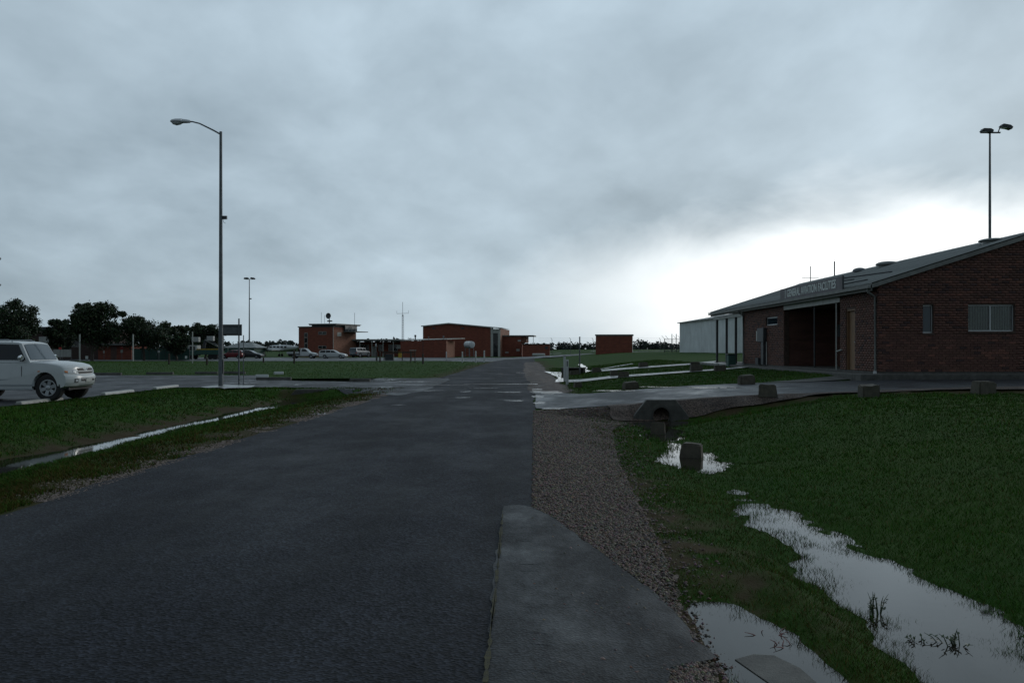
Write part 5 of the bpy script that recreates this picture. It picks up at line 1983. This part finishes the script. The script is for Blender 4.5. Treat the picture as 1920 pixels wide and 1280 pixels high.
far_window(tw, 1.35, 2.15, 4.1, 5.0, mull=0)
far_window(tw, 1.35, 2.15, 2.9, 4.0, mull=0)
far_window(tw, 1.35, 2.15, 1.7, 2.8, mull=0)
far_window(tw, 4.7, 6.6, 4.6, 5.25)
far_window(tw, 4.7, 6.6, 1.7, 2.3)
MB().box(8.241, 8.27, 1.6, 3.2, 4.3, 5.1).build('side_window', M_PALE, tw)
MB().cyl((8.25, -.06, -.3), (8.25, -.06, 6.1), .06).build('down_pipe', M_PALE, tw)
dsh = MB().lathe([(.04, .0), (.45, -.08), (.62, -.22), (.60, -.24), (.42, -.12), (.03, -.04)], (6.0, 2.0, 8.55), 'y', 20).build('radar_dish', M_DARKM, tw, smooth=True)
MB().cyl((6.0, 2.2, 7.0), (6.0, 2.15, 8.5), .1).box(5.6, 6.6, 2.0, 2.4, 7.35, 7.6).build('dish_mount', M_DARKM, dsh)
for xx, h in ((4.5, 2.2), (5.3, 1.6)):
    MB().cyl((xx, 1.5, 7.0), (xx, 1.5, 7.1 + h), .035, n=6).build('aerial', M_GALV, tw)
MB().cyl((10.9, 4.1, 5.2), (10.9, 4.1, 9.2), .04, n=6).build('aerial', M_GALV, tw)

loc, rz = place(666, 189, 0, R(-2))
lw_ = thing('tower_wing', 'low flat roofed brick wing with open veranda right of the control tower', 'building', loc, rz)
MB().box(-3.8, 10.5, 3.2, 9, -.4, 3.2).build('wall', M_FBRICK, lw_)
MB().box(-4.4, 10.6, -.2, 9.2, 3.35, 3.7).build('roof', M_DARKM, lw_)
MB().box(-4.5, 10.7, -.35, -.21, 3.5, 3.75).build('gutter', M_PALE, lw_)
for xx in (-3.9, -1.6, 1.0, 3.6, 6.0, 8.2):
    MB().box(xx - .07, xx + .07, 0, .14, -.4, 3.349).build('veranda_post', M_PALE, lw_)
for (a, b) in ((-2.6, -1.4), (.2, 2.4), (4.4, 5.6), (6.6, 8.6)):
    far_window(lw_, a, b, 1.2, 2.6, 3.15, 1)
MB().box(3.0, 4.0, 3.14, 3.19, 0, 2.2).build('door', M_PALE, lw_)
MB().box(8.5, 9.4, 2.3, 2.5, 1.7, 2.6).build('white_cabinet', M_WHITE, lw_)

# lattice mast
lt = thing('radio_mast', 'thin lattice radio mast with cross arm behind the low brick block', 'mast', (X(755, 196), 196, 0))
hb = Z(590, 196)
for k in range(3):
    a = 2 * PI * k / 3
    MB().cyl((.28 * math.cos(a), .28 * math.sin(a), 0), (.2 * math.cos(a), .2 * math.sin(a), hb), .035, n=5).build('leg', M_GALV, lt)
m = MB()
for i in range(18):
    z = hb * i / 18
    for k in range(3):
        a, b = 2 * PI * k / 3, 2 * PI * (k + 1) / 3
        m.cyl((.25 * math.cos(a), .25 * math.sin(a), z), (.25 * math.cos(b), .25 * math.sin(b), z + hb / 18), .02, n=4)
m.build('lattice', M_GALV, lt)
MB().cyl((0, 0, hb - .3), (0, 0, Z(566, 196)), .04, n=6).build('top_rod', M_GALV, lt)
MB().cyl((-1.3, 0, hb + .25), (1.3, 0, hb + .35), .035, n=6).cyl((-1.3, 0, hb + .25), (-1.3, 0, hb + .9), .025, n=5).cyl((1.3, 0, hb + .35), (1.3, 0, hb + 1.0), .025, n=5).build('cross_arm', M_GALV, lt)

# low brick block in front of the hangar
loc, rz = place(751, 172, .15, R(-8))
lb_ = thing('brick_block', 'low red brick block with pale flat roof in front of the hangar', 'building', loc, rz)
MB().box(0, 9.1, 0, 8, -.5, 3.1).build('wall', M_FBRICK, lb_)
MB().box(9.101, 9.13, 0, 8, -.5, 3.0).build('side_wall', M_FBRICK_LIT, lb_)
MB().add([(-.1, -.1, 3.101), (9.3, -.1, 3.32), (11.2, 5, 3.5), (11.2, 8.2, 3.55), (-.1, 8.2, 3.4), (-.1, -.1, 3.18), (9.3, -.1, 3.45), (11.2, 5, 3.66), (11.2, 8.2, 3.7), (-.1, 8.2, 3.5)],
         [(0, 1, 6, 5), (1, 2, 7, 6), (2, 3, 8, 7), (3, 4, 9, 8), (4, 0, 5, 9), (5, 6, 7, 8, 9), (4, 3, 2, 1, 0)]).build('roof', M_PALE, lb_)
for xx, r, h in ((2.2, .2, .75), (4.9, .12, .4), (7.9, .16, .55)):
    MB().lathe([(r * .6, -.3), (r * .6, h * .5), (r, h * .55), (r, h), (r * .3, h + .05)], (xx, 3, 3.5), 'z', 12).build('roof_vent', M_DARKM if xx < 3 else M_GALV, lb_)
MB().box(4.45, 4.55, -.02, -.001, -.4, 3.0).build('wall_joint', M_DARKM, lb_)

# hangar
loc, rz = place(793, 188, .3, R(-6))
hg = thing('brick_hangar', 'tall red brick hangar with shallow gable roof at the end of the road', 'building', loc, rz)
PW = 16.6
MB().prism([(0, -.5), (14.6, -.5), (14.6, 5.95), (5.6, 6.75), (0, 6.2)], 'y', 0, .3).build('front_wall', M_FBRICK, hg)
MB().box(0, .3, .31, 18, -.5, 6.1).build('side_wall', M_FBRICK, hg)
MB().box(PW - .25, PW + .05, .31, 18, -.5, 5.7).build('side_wall', M_FBRICK_LIT, hg)
MB().add([(-.35, -.3, 6.3), (5.6, -.3, 6.9), (PW + .3, -.3, 5.85), (PW + .3, 18.3, 5.85), (5.6, 18.3, 6.9), (-.35, 18.3, 6.3)], [(0, 1, 4, 5), (1, 2, 3, 4)]).build('roof', M_ROOF, hg)
for a, b in (((-.35, 6.3), (5.6, 6.9)), ((5.6, 6.9), (PW + .3, 5.85))):
    MB().prism([(a[0], a[1] - .22), (b[0], b[1] - .22), b, a], 'y', -.34, -.24).build('verge_board', M_PALE, hg)
MB().box(14.6, 15.1, -.05, .4, -.5, 5.8).build('door_pillar', M_PALE, hg)
MB().box(16.15, PW, -.05, .4, -.5, 5.6).build('door_pillar', M_PALE, hg)
MB().box(15.101, 16.149, .02, .38, 4.7, 5.6).build('door_head', M_PALE, hg)
MB().box(15.101, 16.149, .3, .38, -.5, 4.7).build('hangar_door', M_GLASS, hg)
for xx, z in ((2.0, 5.6), (8.2, 5.6)):
    MB().box(xx, xx + .7, -.02, -.001, z, z + .3).build('wall_vent', M_DARKM, hg)

loc, rz = place(937, 190, .25, R(-5))
an = thing('hangar_annex', 'red brick annex with flat roof slab on the right of the hangar', 'building', loc, rz)
MB().box(.3, 4.7, 0, 8, -.5, 4.1).build('wall', M_FBRICK, an)
MB().box(4.75, 5.7, .5, 8, 2.8, 4.1).build('upper_wall', M_FBRICK_LIT, an)
MB().box(.2, 7.4, -.2, 8.2, 4.101, 4.36).build('roof', M_FASCIA, an)
for xx in (6.0, 7.2):
    MB().cyl((xx, 1, -.5), (xx, 1, 4.1), .05, n=6).build('roof_post', M_GALV, an)
MB().box(3.9, 4.6, -.03, -.001, 3.0, 3.35).build('small_sign', M_PALE, an)
MB().box(3.6, 4.3, -.05, -.001, .9, 1.4).build('meter_box', M_PALE, an)
MB().box(1.2, 1.9, -.05, -.001, .5, .8).build('tap_box', M_PALE, an)
loc, rz = place(980, 186, .4, R(-3))
st = thing('brick_store', 'lowest dark red brick store right of the hangar annex', 'building', loc, rz)
MB().box(0, 5.7, 0, 5, -.6, 2.15).build('wall', M_FBRICK, st)
MB().box(-.1, 5.8, -.1, 5.1, 2.151, 2.33).build('roof', M_DARKM, st)
MB().box(4.7, 5.3, -.04, -.001, 1.2, 1.8).build('vent', M_DARKM, st)
gt = thing('gas_tank', 'long pale cylinder tank lying in front of the brick store', 'tank', (X(1010, 180), 180, Hs(X(1010, 180), 180) + .15))
MB().lathe([(.05, -1.35), (.2, -1.3), (.28, -1.15), (.28, 1.15), (.2, 1.3), (.05, 1.35)], (0, 0, .28), 'x', 16).build('shell', M_PALE, gt, smooth=True)
for xx in (-.8, .8):
    MB().box(xx - .1, xx + .1, -.25, .25, -.2, .06).build('cradle', M_CONCD, gt)

wt = thing('water_tank', 'silver cylinder tank on four tall legs before the hangar', 'tank', (X(877, 165), 165, Hs(X(877, 165), 165)), R(0))
tk = MB()
ax = Vector((.62, -.78, 0)).normalized()
c0 = Vector((.3, 0, 2.45))
tk.tube([c0 + ax * -.95, c0 + ax * -.9, c0 + ax * .9, c0 + ax * .95], [.5, .64, .64, .5], 20).build('tank_shell', M_CARW, wt, smooth=True)
for s, q in ((-.6, -.5), (-.6, .5), (.6, -.5), (.6, .5)):
    p = ax * s + Vector((-ax.y, ax.x, 0)) * q + Vector((.3, 0, 0))
    MB().cyl((p.x * 1.1, p.y * 1.1, -.3), (p.x, p.y, 2.1), .05, n=8).build('leg', M_GALV, wt)

# house, left background buildings
loc, rz = place(421, 188, .0, R(-4))
hs = thing('hip_roof_house', 'dark low house with hipped roof behind the parked red and black cars', 'house', loc, rz)
MB().box(0, 6.4, 0, 7, -.4, 1.9).build('wall', M_GREENP, hs)
MB().add([(-.4, -.4, 1.9), (7.0, -.4, 1.9), (7.0, 7.4, 1.9), (-.4, 7.4, 1.9), (2.0, 3.0, 3.0), (4.8, 3.0, 3.0), (4.8, 4.2, 3.0), (2.0, 4.2, 3.0)],
         [(0, 1, 5, 4), (1, 2, 6, 5), (2, 3, 7, 6), (3, 0, 4, 7), (4, 5, 6, 7), (3, 2, 1, 0)]).build('roof', M_ROOF, hs)
far_window(hs, 4.2, 5.4, .6, 1.6, -.03, 1)
MB().cyl((1.0, -.6, -.3), (1.0, -.6, 2.3), .05, n=6).build('veranda_post', M_PALE, hs)

loc, rz = place(20, 140, 0, R(-2))
lg = thing('long_building', 'long dark flat roofed building behind the left trees', 'building', loc, rz)
MB().box(0, 16, 0, 8, -.4, 4.6).build('wall', mat('dark_wall', (.055, .035, .03), .85, var=.3), lg)
MB().box(-.5, 16.5, -.6, 8.5, 4.601, 5.15).build('roof', M_DARKM, lg)
MB().box(4.6, 6.2, -.04, -.001, 2.2, 3.6).build('pale_panel', M_PALE, lg)
far_window(lg, 8.5, 11, 2.0, 3.4, -.03, 1)
loc, rz = place(184, 134, 0, R(-3))
lb2 = thing('brick_toilet_block', 'low red brick block with dark eaves between the left trees', 'building', loc, rz)
MB().box(0, 5.2, 0, 5, -.4, 2.2).build('wall', M_FBRICK, lb2)
MB().box(-.4, 5.6, -.5, 5.4, 2.201, 2.5).build('roof', M_FASCIA, lb2)
MB().box(2.0, 2.9, -.03, -.001, 0, 2.0).build('door', M_DOORD, lb2)
gf = thing('green_fence', 'dark green metal fence panels under the spreading tree', 'fence', (X(250, 131), 131, 0), R(-1))
for i in range(7):
    MB().box(i * 1.2 + .03, i * 1.2 + 1.17, 0, .04, 0, 1.7).build('panel', M_GREENP, gf, bevel=.01)
for i in range(8):
    MB().box(i * 1.2 - .03, i * 1.2 + .03, -.02, .06, -.3, 1.75).build('fence_post', M_DARKM, gf)

# lift truck under the tree behind the street lamp
tr = thing('lift_truck', 'pale utility truck with folded lifting boom left behind the street lamp', 'truck', (X(384, 140), 140, .02), 0)
MB().box(-2.6, -1.0, -1.1, 1.1, .6, 1.35).build('cab_lower', M_GREENP, tr, bevel=.05)
cb = MB().prism([(-2.5, 1.35), (-1.0, 1.35), (-1.0, 2.2), (-2.2, 2.2)], 'y', -1.05, 1.05).build('cab', M_PALE, tr, bevel=.05)
MB().box(-2.0, -1.2, -1.07, -1.051, 1.45, 2.05).build('cab_window', M_GLASS, cb)
MB().box(-1.0, 2.6, -1.15, 1.15, .75, 1.5).build('tray', M_GREENP, tr, bevel=.03)
MB().box(-.9, 2.5, -1.17, -1.151, 1.5, 1.65).build('stripe', M_YELLOW, tr)
MB().tube([(-.2, 0, 1.5), (.1, 0, 3.0)], .25, 8).build('turret', M_DARKM, tr)
MB().tube([(.1, 0, 3.0), (2.1, -.2, 2.1)], .13, 8).build('lower_boom', M_PALE, tr)
MB().tube([(2.1, -.2, 2.2), (.2, -.3, 3.3)], .11, 8).build('upper_boom', M_DARKM, tr)
for (x0, x1, z0) in ((-1.9, -.8, 2.75), (.5, 1.5, 2.9)):
    MB().box(x0, x1, -.6, .3, z0, z0 + .75).build('work_basket', M_PALE, tr, bevel=.04)
for xx in (-1.8, 1.2, 2.0):
    for s in (-1, 1):
        MB().lathe([(.2, -.13), (.42, -.13), (.42, .13), (.2, .13)], (xx, s * .95, .42), 'y', 16).build('wheel', M_TYRE, tr)

# ------------------------------------------------------------------ small signs, poles, bollards in the distance


def pole(px, base, top, r, label, m=M_PALE, extra=None):
    gx_, gy_ = GP(px, base)
    t = thing('pole', label, 'pole', (gx_, gy_, Hs(gx_, gy_)), 0, 'poles and sign posts at the far lawn edge')
    s = gy_ / F
    MB().cyl((0, 0, -.3), (0, 0, (base - top) * s), r, n=8).build('shaft', m, t)
    MB().cyl((0, 0, (base - top) * s), (0, 0, (base - top) * s + .04), r * 1.25, n=8).build('cap', m, t)
    MB().cyl((0, 0, (base - top) * s * .7), (0, 0, (base - top) * s * .7 + .06), r * 1.4, n=8).build('band', M_GALV, t)
    return t, s


pole(149.5, 677, 627, .10, 'pale pole in front of the tallest left tree')
pole(249.5, 677, 627, .10, 'pale pole in front of the spreading tree')
pole(361, 681, 622, .06, 'pale pole left of the lift truck')


def small_sign(px, base, w, top, bot, m, label, nm='road_sign', second=None):
    gx_, gy_ = GP(px, base)
    s = gy_ / F
    t = thing(nm, label, 'sign', (gx_, gy_, Hs(gx_, gy_)), 0, 'small signs at the far lawn edge')
    MB().cyl((0, 0, -.3), (0, 0, (base - top) * s), .035, n=6).build('post', M_GALV, t)
    MB().box(-w * s / 2, w * s / 2, -.06, -.036, (base - bot) * s, (base - top) * s).build('face', m, t)
    if second:
        MB().box(-w * s * .45, w * s * .45, -.06, -.036, (base - second) * s, (base - bot) * s - .04).build('lower_face', M_PALE, t)
    return t


t = small_sign(117, 676, 33, 655, 669, M_PALE, 'wide pale notice board on posts right of the four wheel drive', 'notice_board')
MB().cyl((-1.25, 0, -.3), (-1.25, 0, 1.6), .05, n=6).build('post', M_GALV, t)
MB().cyl((1.25, 0, -.3), (1.25, 0, 1.6), .05, n=6).build('post', M_GALV, t)
small_sign(113, 678, 5, 651, 655, M_REDP, 'small red topped sign left of the wide notice board')
small_sign(175.5, 676, 5, 648, 654, M_PALE, 'small pale sign before the tallest left tree')
small_sign(195, 676, 3, 657, 662, M_WHITE, 'tiny white sign before the low brick block')
small_sign(228.5, 676, 5, 649, 655, M_REDP, 'red sign with white plate below, left of the spreading tree', second=661)
small_sign(298, 676, 4, 657, 661, M_WHITE, 'tiny white sign on the green fence')
small_sign(349, 677, 4, 667, 672, M_WHITE, 'low white plate left of the lift truck')
small_sign(163, 677, 5, 667, 673, M_WHITE, 'low white box sign near the tall pale pole')
small_sign(705, 675, 3, 644, 649, M_WHITE, 'white marker on a dark post before the low wing', 'marker_post')


def bollard(px, base, top, w, m, label, grp):
    gx_, gy_ = GP(px, base)
    s = gy_ / F
    t = thing('bollard', label, 'bollard', (gx_, gy_, Hs(gx_, gy_)), 0, grp)
    MB().cyl((0, 0, -.2), (0, 0, (base - top) * s), w, w * .95, n=10).build('shaft', m, t)
    MB().lathe([(w, 0), (w * .9, .04), (w * .3, .07)], (0, 0, (base - top) * s), 'z', 10).build('cap', m, t)


for px, b, tp, lb in ((837, 675, 660, 'leftmost white bollard before the brick block'), (867, 680, 660, 'second white bollard from the left before the hangar'),
                      (892, 680, 659, 'third white bollard from the left before the hangar'), (908, 679, 658, 'rightmost white bollard nearest the road end')):
    bollard(px, b, tp, .085, M_WHITE, lb, 'white bollards at the road end')
for px, b, tp, lb in ((317, 683, 664, 'dark timber bollard on the lawn below the spreading tree'), (388, 684, 672, 'short dark timber bollard left of the street lamp'),
                      (494, 680, 671, 'dark thin bollard left of the white aeroplane'), (551.5, 682, 657, 'dark timber bollard in front of the ute'),
                      (706.5, 676, 661, 'left dark bollard of the pair before the low wing'), (712.5, 679, 660, 'right dark bollard of the pair before the low wing'),
                      (793, 682, 664, 'dark bollard before the low brick block')):
    bollard(px, b, tp, .10, M_TIMBER, lb, 'dark bollards on the middle lawn')
gx_, gy_ = GP(774, 680)
t = thing('timber_stand', 'dark two legged timber frame on the lawn before the brick block', 'stand', (gx_, gy_, 0))
for s in (-1, 1):
    MB().box(s * .26 - .05, s * .26 + .05, -.05, .05, -.2, 1.45).build('leg', M_TIMBER, t)
MB().box(-.4, .4, -.06, .06, 1.45, 1.52).build('top_plank', M_PALE, t)
for z in (.9, 1.15):
    MB().box(-.2, .2, -.04, .04, z, z + .1).build('rail', M_TIMBER, t)
gx_, gy_ = GP(745, 675.5)
t = thing('timber_rail', 'long dark timber rail in front of the low wing', 'fence', (gx_, gy_, 0))
for xx in (-1.9, -.6, .7, 2.0):
    MB().box(xx - .06, xx + .06, -.06, .06, -.3, 1.25).build('post', M_TIMBER, t)
MB().box(-2.1, 2.3, -.10, -.061, 1.05, 1.25).build('rail', M_TIMBER, t)
MB().box(-1.8, -.7, .2, 1.6, -.1, .9).build('dark_bin', M_DARKM, t)
t = thing('yellow_box', 'small yellow equipment box left of the low brick block', 'box', (X(750, 166), 166, Hs(X(750, 166), 166)))
MB().box(-.3, .3, -.3, .3, -.1, 1.1).build('body', M_YELLOW, t, bevel=.03)
MB().box(-.33, .33, -.33, .33, 1.1, 1.16).build('lid', M_YELLOW, t)

# ------------------------------------------------------------------ trees


def leaf_cloud(centres, radii, per, size, rs, m, name, parent, tone=None):
    P = []
    for (c, r) in zip(centres, radii):
        d = rs.randn(per, 3)
        d /= np.linalg.norm(d, axis=1)[:, None]
        q = c + d * (r * (rs.rand(per) ** .5 * (1 + .22 * np.abs(rs.randn(per))))[:, None]) * np.array([1, 1, .8])
        P.append(q)
    P = np.concatenate(P)
    n = len(P)
    a = rs.randn(n, 3)
    a /= np.linalg.norm(a, axis=1)[:, None]
    b = np.cross(a, rs.randn(n, 3))
    b /= np.linalg.norm(b, axis=1)[:, None]
    s = size * (.6 + .8 * rs.rand(n, 1))
    V = np.stack([P - a * s, P + b * s * .5, P + a * s, P - b * s * .5], 1).reshape(-1, 3)
    Fq = np.arange(4 * n).reshape(-1, 4)
    k = (.6 + .8 * rs.rand(n, 1)) * np.array([[1, 1, 1]]) * (1 + .15 * rs.randn(n, 3))
    if tone:
        k = k * np.array(tone)
    return np_mesh(name, V, Fq, m, np.repeat(k.clip(.1, 3), 4, 0), parent)


def tree(px, Y, top, wpx, label, seed, trunk=.35, squat=1.0, per=150, gaps=1.0):
    rs = np.random.RandomState(seed)
    t = thing('tree', label, 'tree', (X(px, Y), Y, 0), rs.rand() * 6, 'trees along the left side')
    h = Z(top, Y)
    w = wpx / F * Y / 2
    tk = MB()
    base = Vector((0, 0, -.3))
    fork = Vector((rs.uniform(-.2, .2), rs.uniform(-.2, .2), h * trunk))
    tk.tube([base, base.lerp(fork, .5) + Vector((.08, 0, 0)), fork], [.24, .19, .16], 8)
    cs, rr = [], []
    nb = 12
    for i in range(nb):
        a = 2 * PI * i / nb + rs.uniform(-.3, .3)
        up = rs.uniform(.35, 1.0)
        rad = w * rs.uniform(.45, .95) * math.sqrt(max(.05, 1 - (up - .45) ** 2 * 1.6))
        e = Vector((rad * math.cos(a), rad * math.sin(a), h * trunk * .7 + (h * .93 - h * trunk * .7) * up))
        mid = fork.lerp(e, .5) + Vector((0, 0, -.15))
        tk.tube([fork, mid, e], [.11, .07, .025], 6)
        for q, rad2 in ((e, .26), (mid.lerp(e, .5), .34), (mid, .36)):
            cs.append(np.array(q))
            rr.append(w * rad2 * rs.uniform(.8, 1.3))
        for k in range(3):
            q = e + Vector(rs.uniform(-1, 1, 3)) * w * .32
            q.z = min(q.z, h * .97)
            q.z = max(q.z, h * trunk * .75)
            cs.append(np.array(q))
            rr.append(w * rs.uniform(.12, .24))
            tk.tube([mid.lerp(e, .6), q], [.035, .012], 4)
    for k in range(4):
        q = Vector((rs.uniform(-.4, .4) * w, rs.uniform(-.4, .4) * w, h * rs.uniform(.82, .95)))
        cs.append(np.array(q))
        rr.append(w * rs.uniform(.14, .24))
        tk.tube([fork, q], [.06, .015], 5)
    tk.build('trunk', M_BARK, t, smooth=True)
    leaf_cloud(cs, rr, int(per * 1.2), .17, rs, M_LEAF, 'crown', t)
    return t


tree(18, 124, 561, 108, 'broad dark tree at the left picture edge behind the car roof', 101, .28, per=190)
tree(111, 130, 600, 46, 'small dark tree between the two tallest left trees', 102, .2)
tree(172, 122, 571, 96, 'tall dark tree with two peaked crown above the pale pole', 103, .25, per=190)
tree(270, 124, 594, 100, 'spreading rounded tree with forked trunk before the green fence', 104, .33)
tree(331, 128, 611, 46, 'small dark tree right of the spreading tree', 105, .15)
tree(384, 148, 609, 66, 'rounded dark tree behind the lift truck and street lamp', 106, .25)
tree(205, 146, 622, 60, 'low dark tree filling the gap behind the tall left tree', 107, .15)
tree(70, 150, 618, 70, 'low dark tree behind the four wheel drive roof', 108, .15)
tree(474, 215, 641, 26, 'tiny dark tree behind the hip roofed house', 109, .3, per=60)

# far belt of scrub along the horizon
rs = np.random.RandomState(50)
xs_b = np.linspace(-620, 620, 640)
cs, rr = [], []
for x in xs_b:
    hgt = 5.0 + 3.4 * (float(vnoise(x, 0, 70, 3)) + .5) + 2.2 * float(vnoise(x, 3, 17, 4)) + 1.2 * float(vnoise(x, 5, 5, 8))
    y = 560 + 30 * float(vnoise(x, 9, 90, 5))
    k = max(2, int(hgt / 1.6))
    for i in range(k):
        cs.append(np.array((x + rs.uniform(-2.5, 2.5), y + rs.uniform(-6, 6), .3 + (hgt - 1.2) * i / k * rs.uniform(.75, 1.12))))
        rr.append(rs.uniform(1.2, 2.8))
o = leaf_cloud(cs, rr, 34, .95, rs, M_TREEL, 'far_scrub', None)
tag(o, 'low dark belt of scrub and trees along the far horizon', 'scrub', kind='stuff')
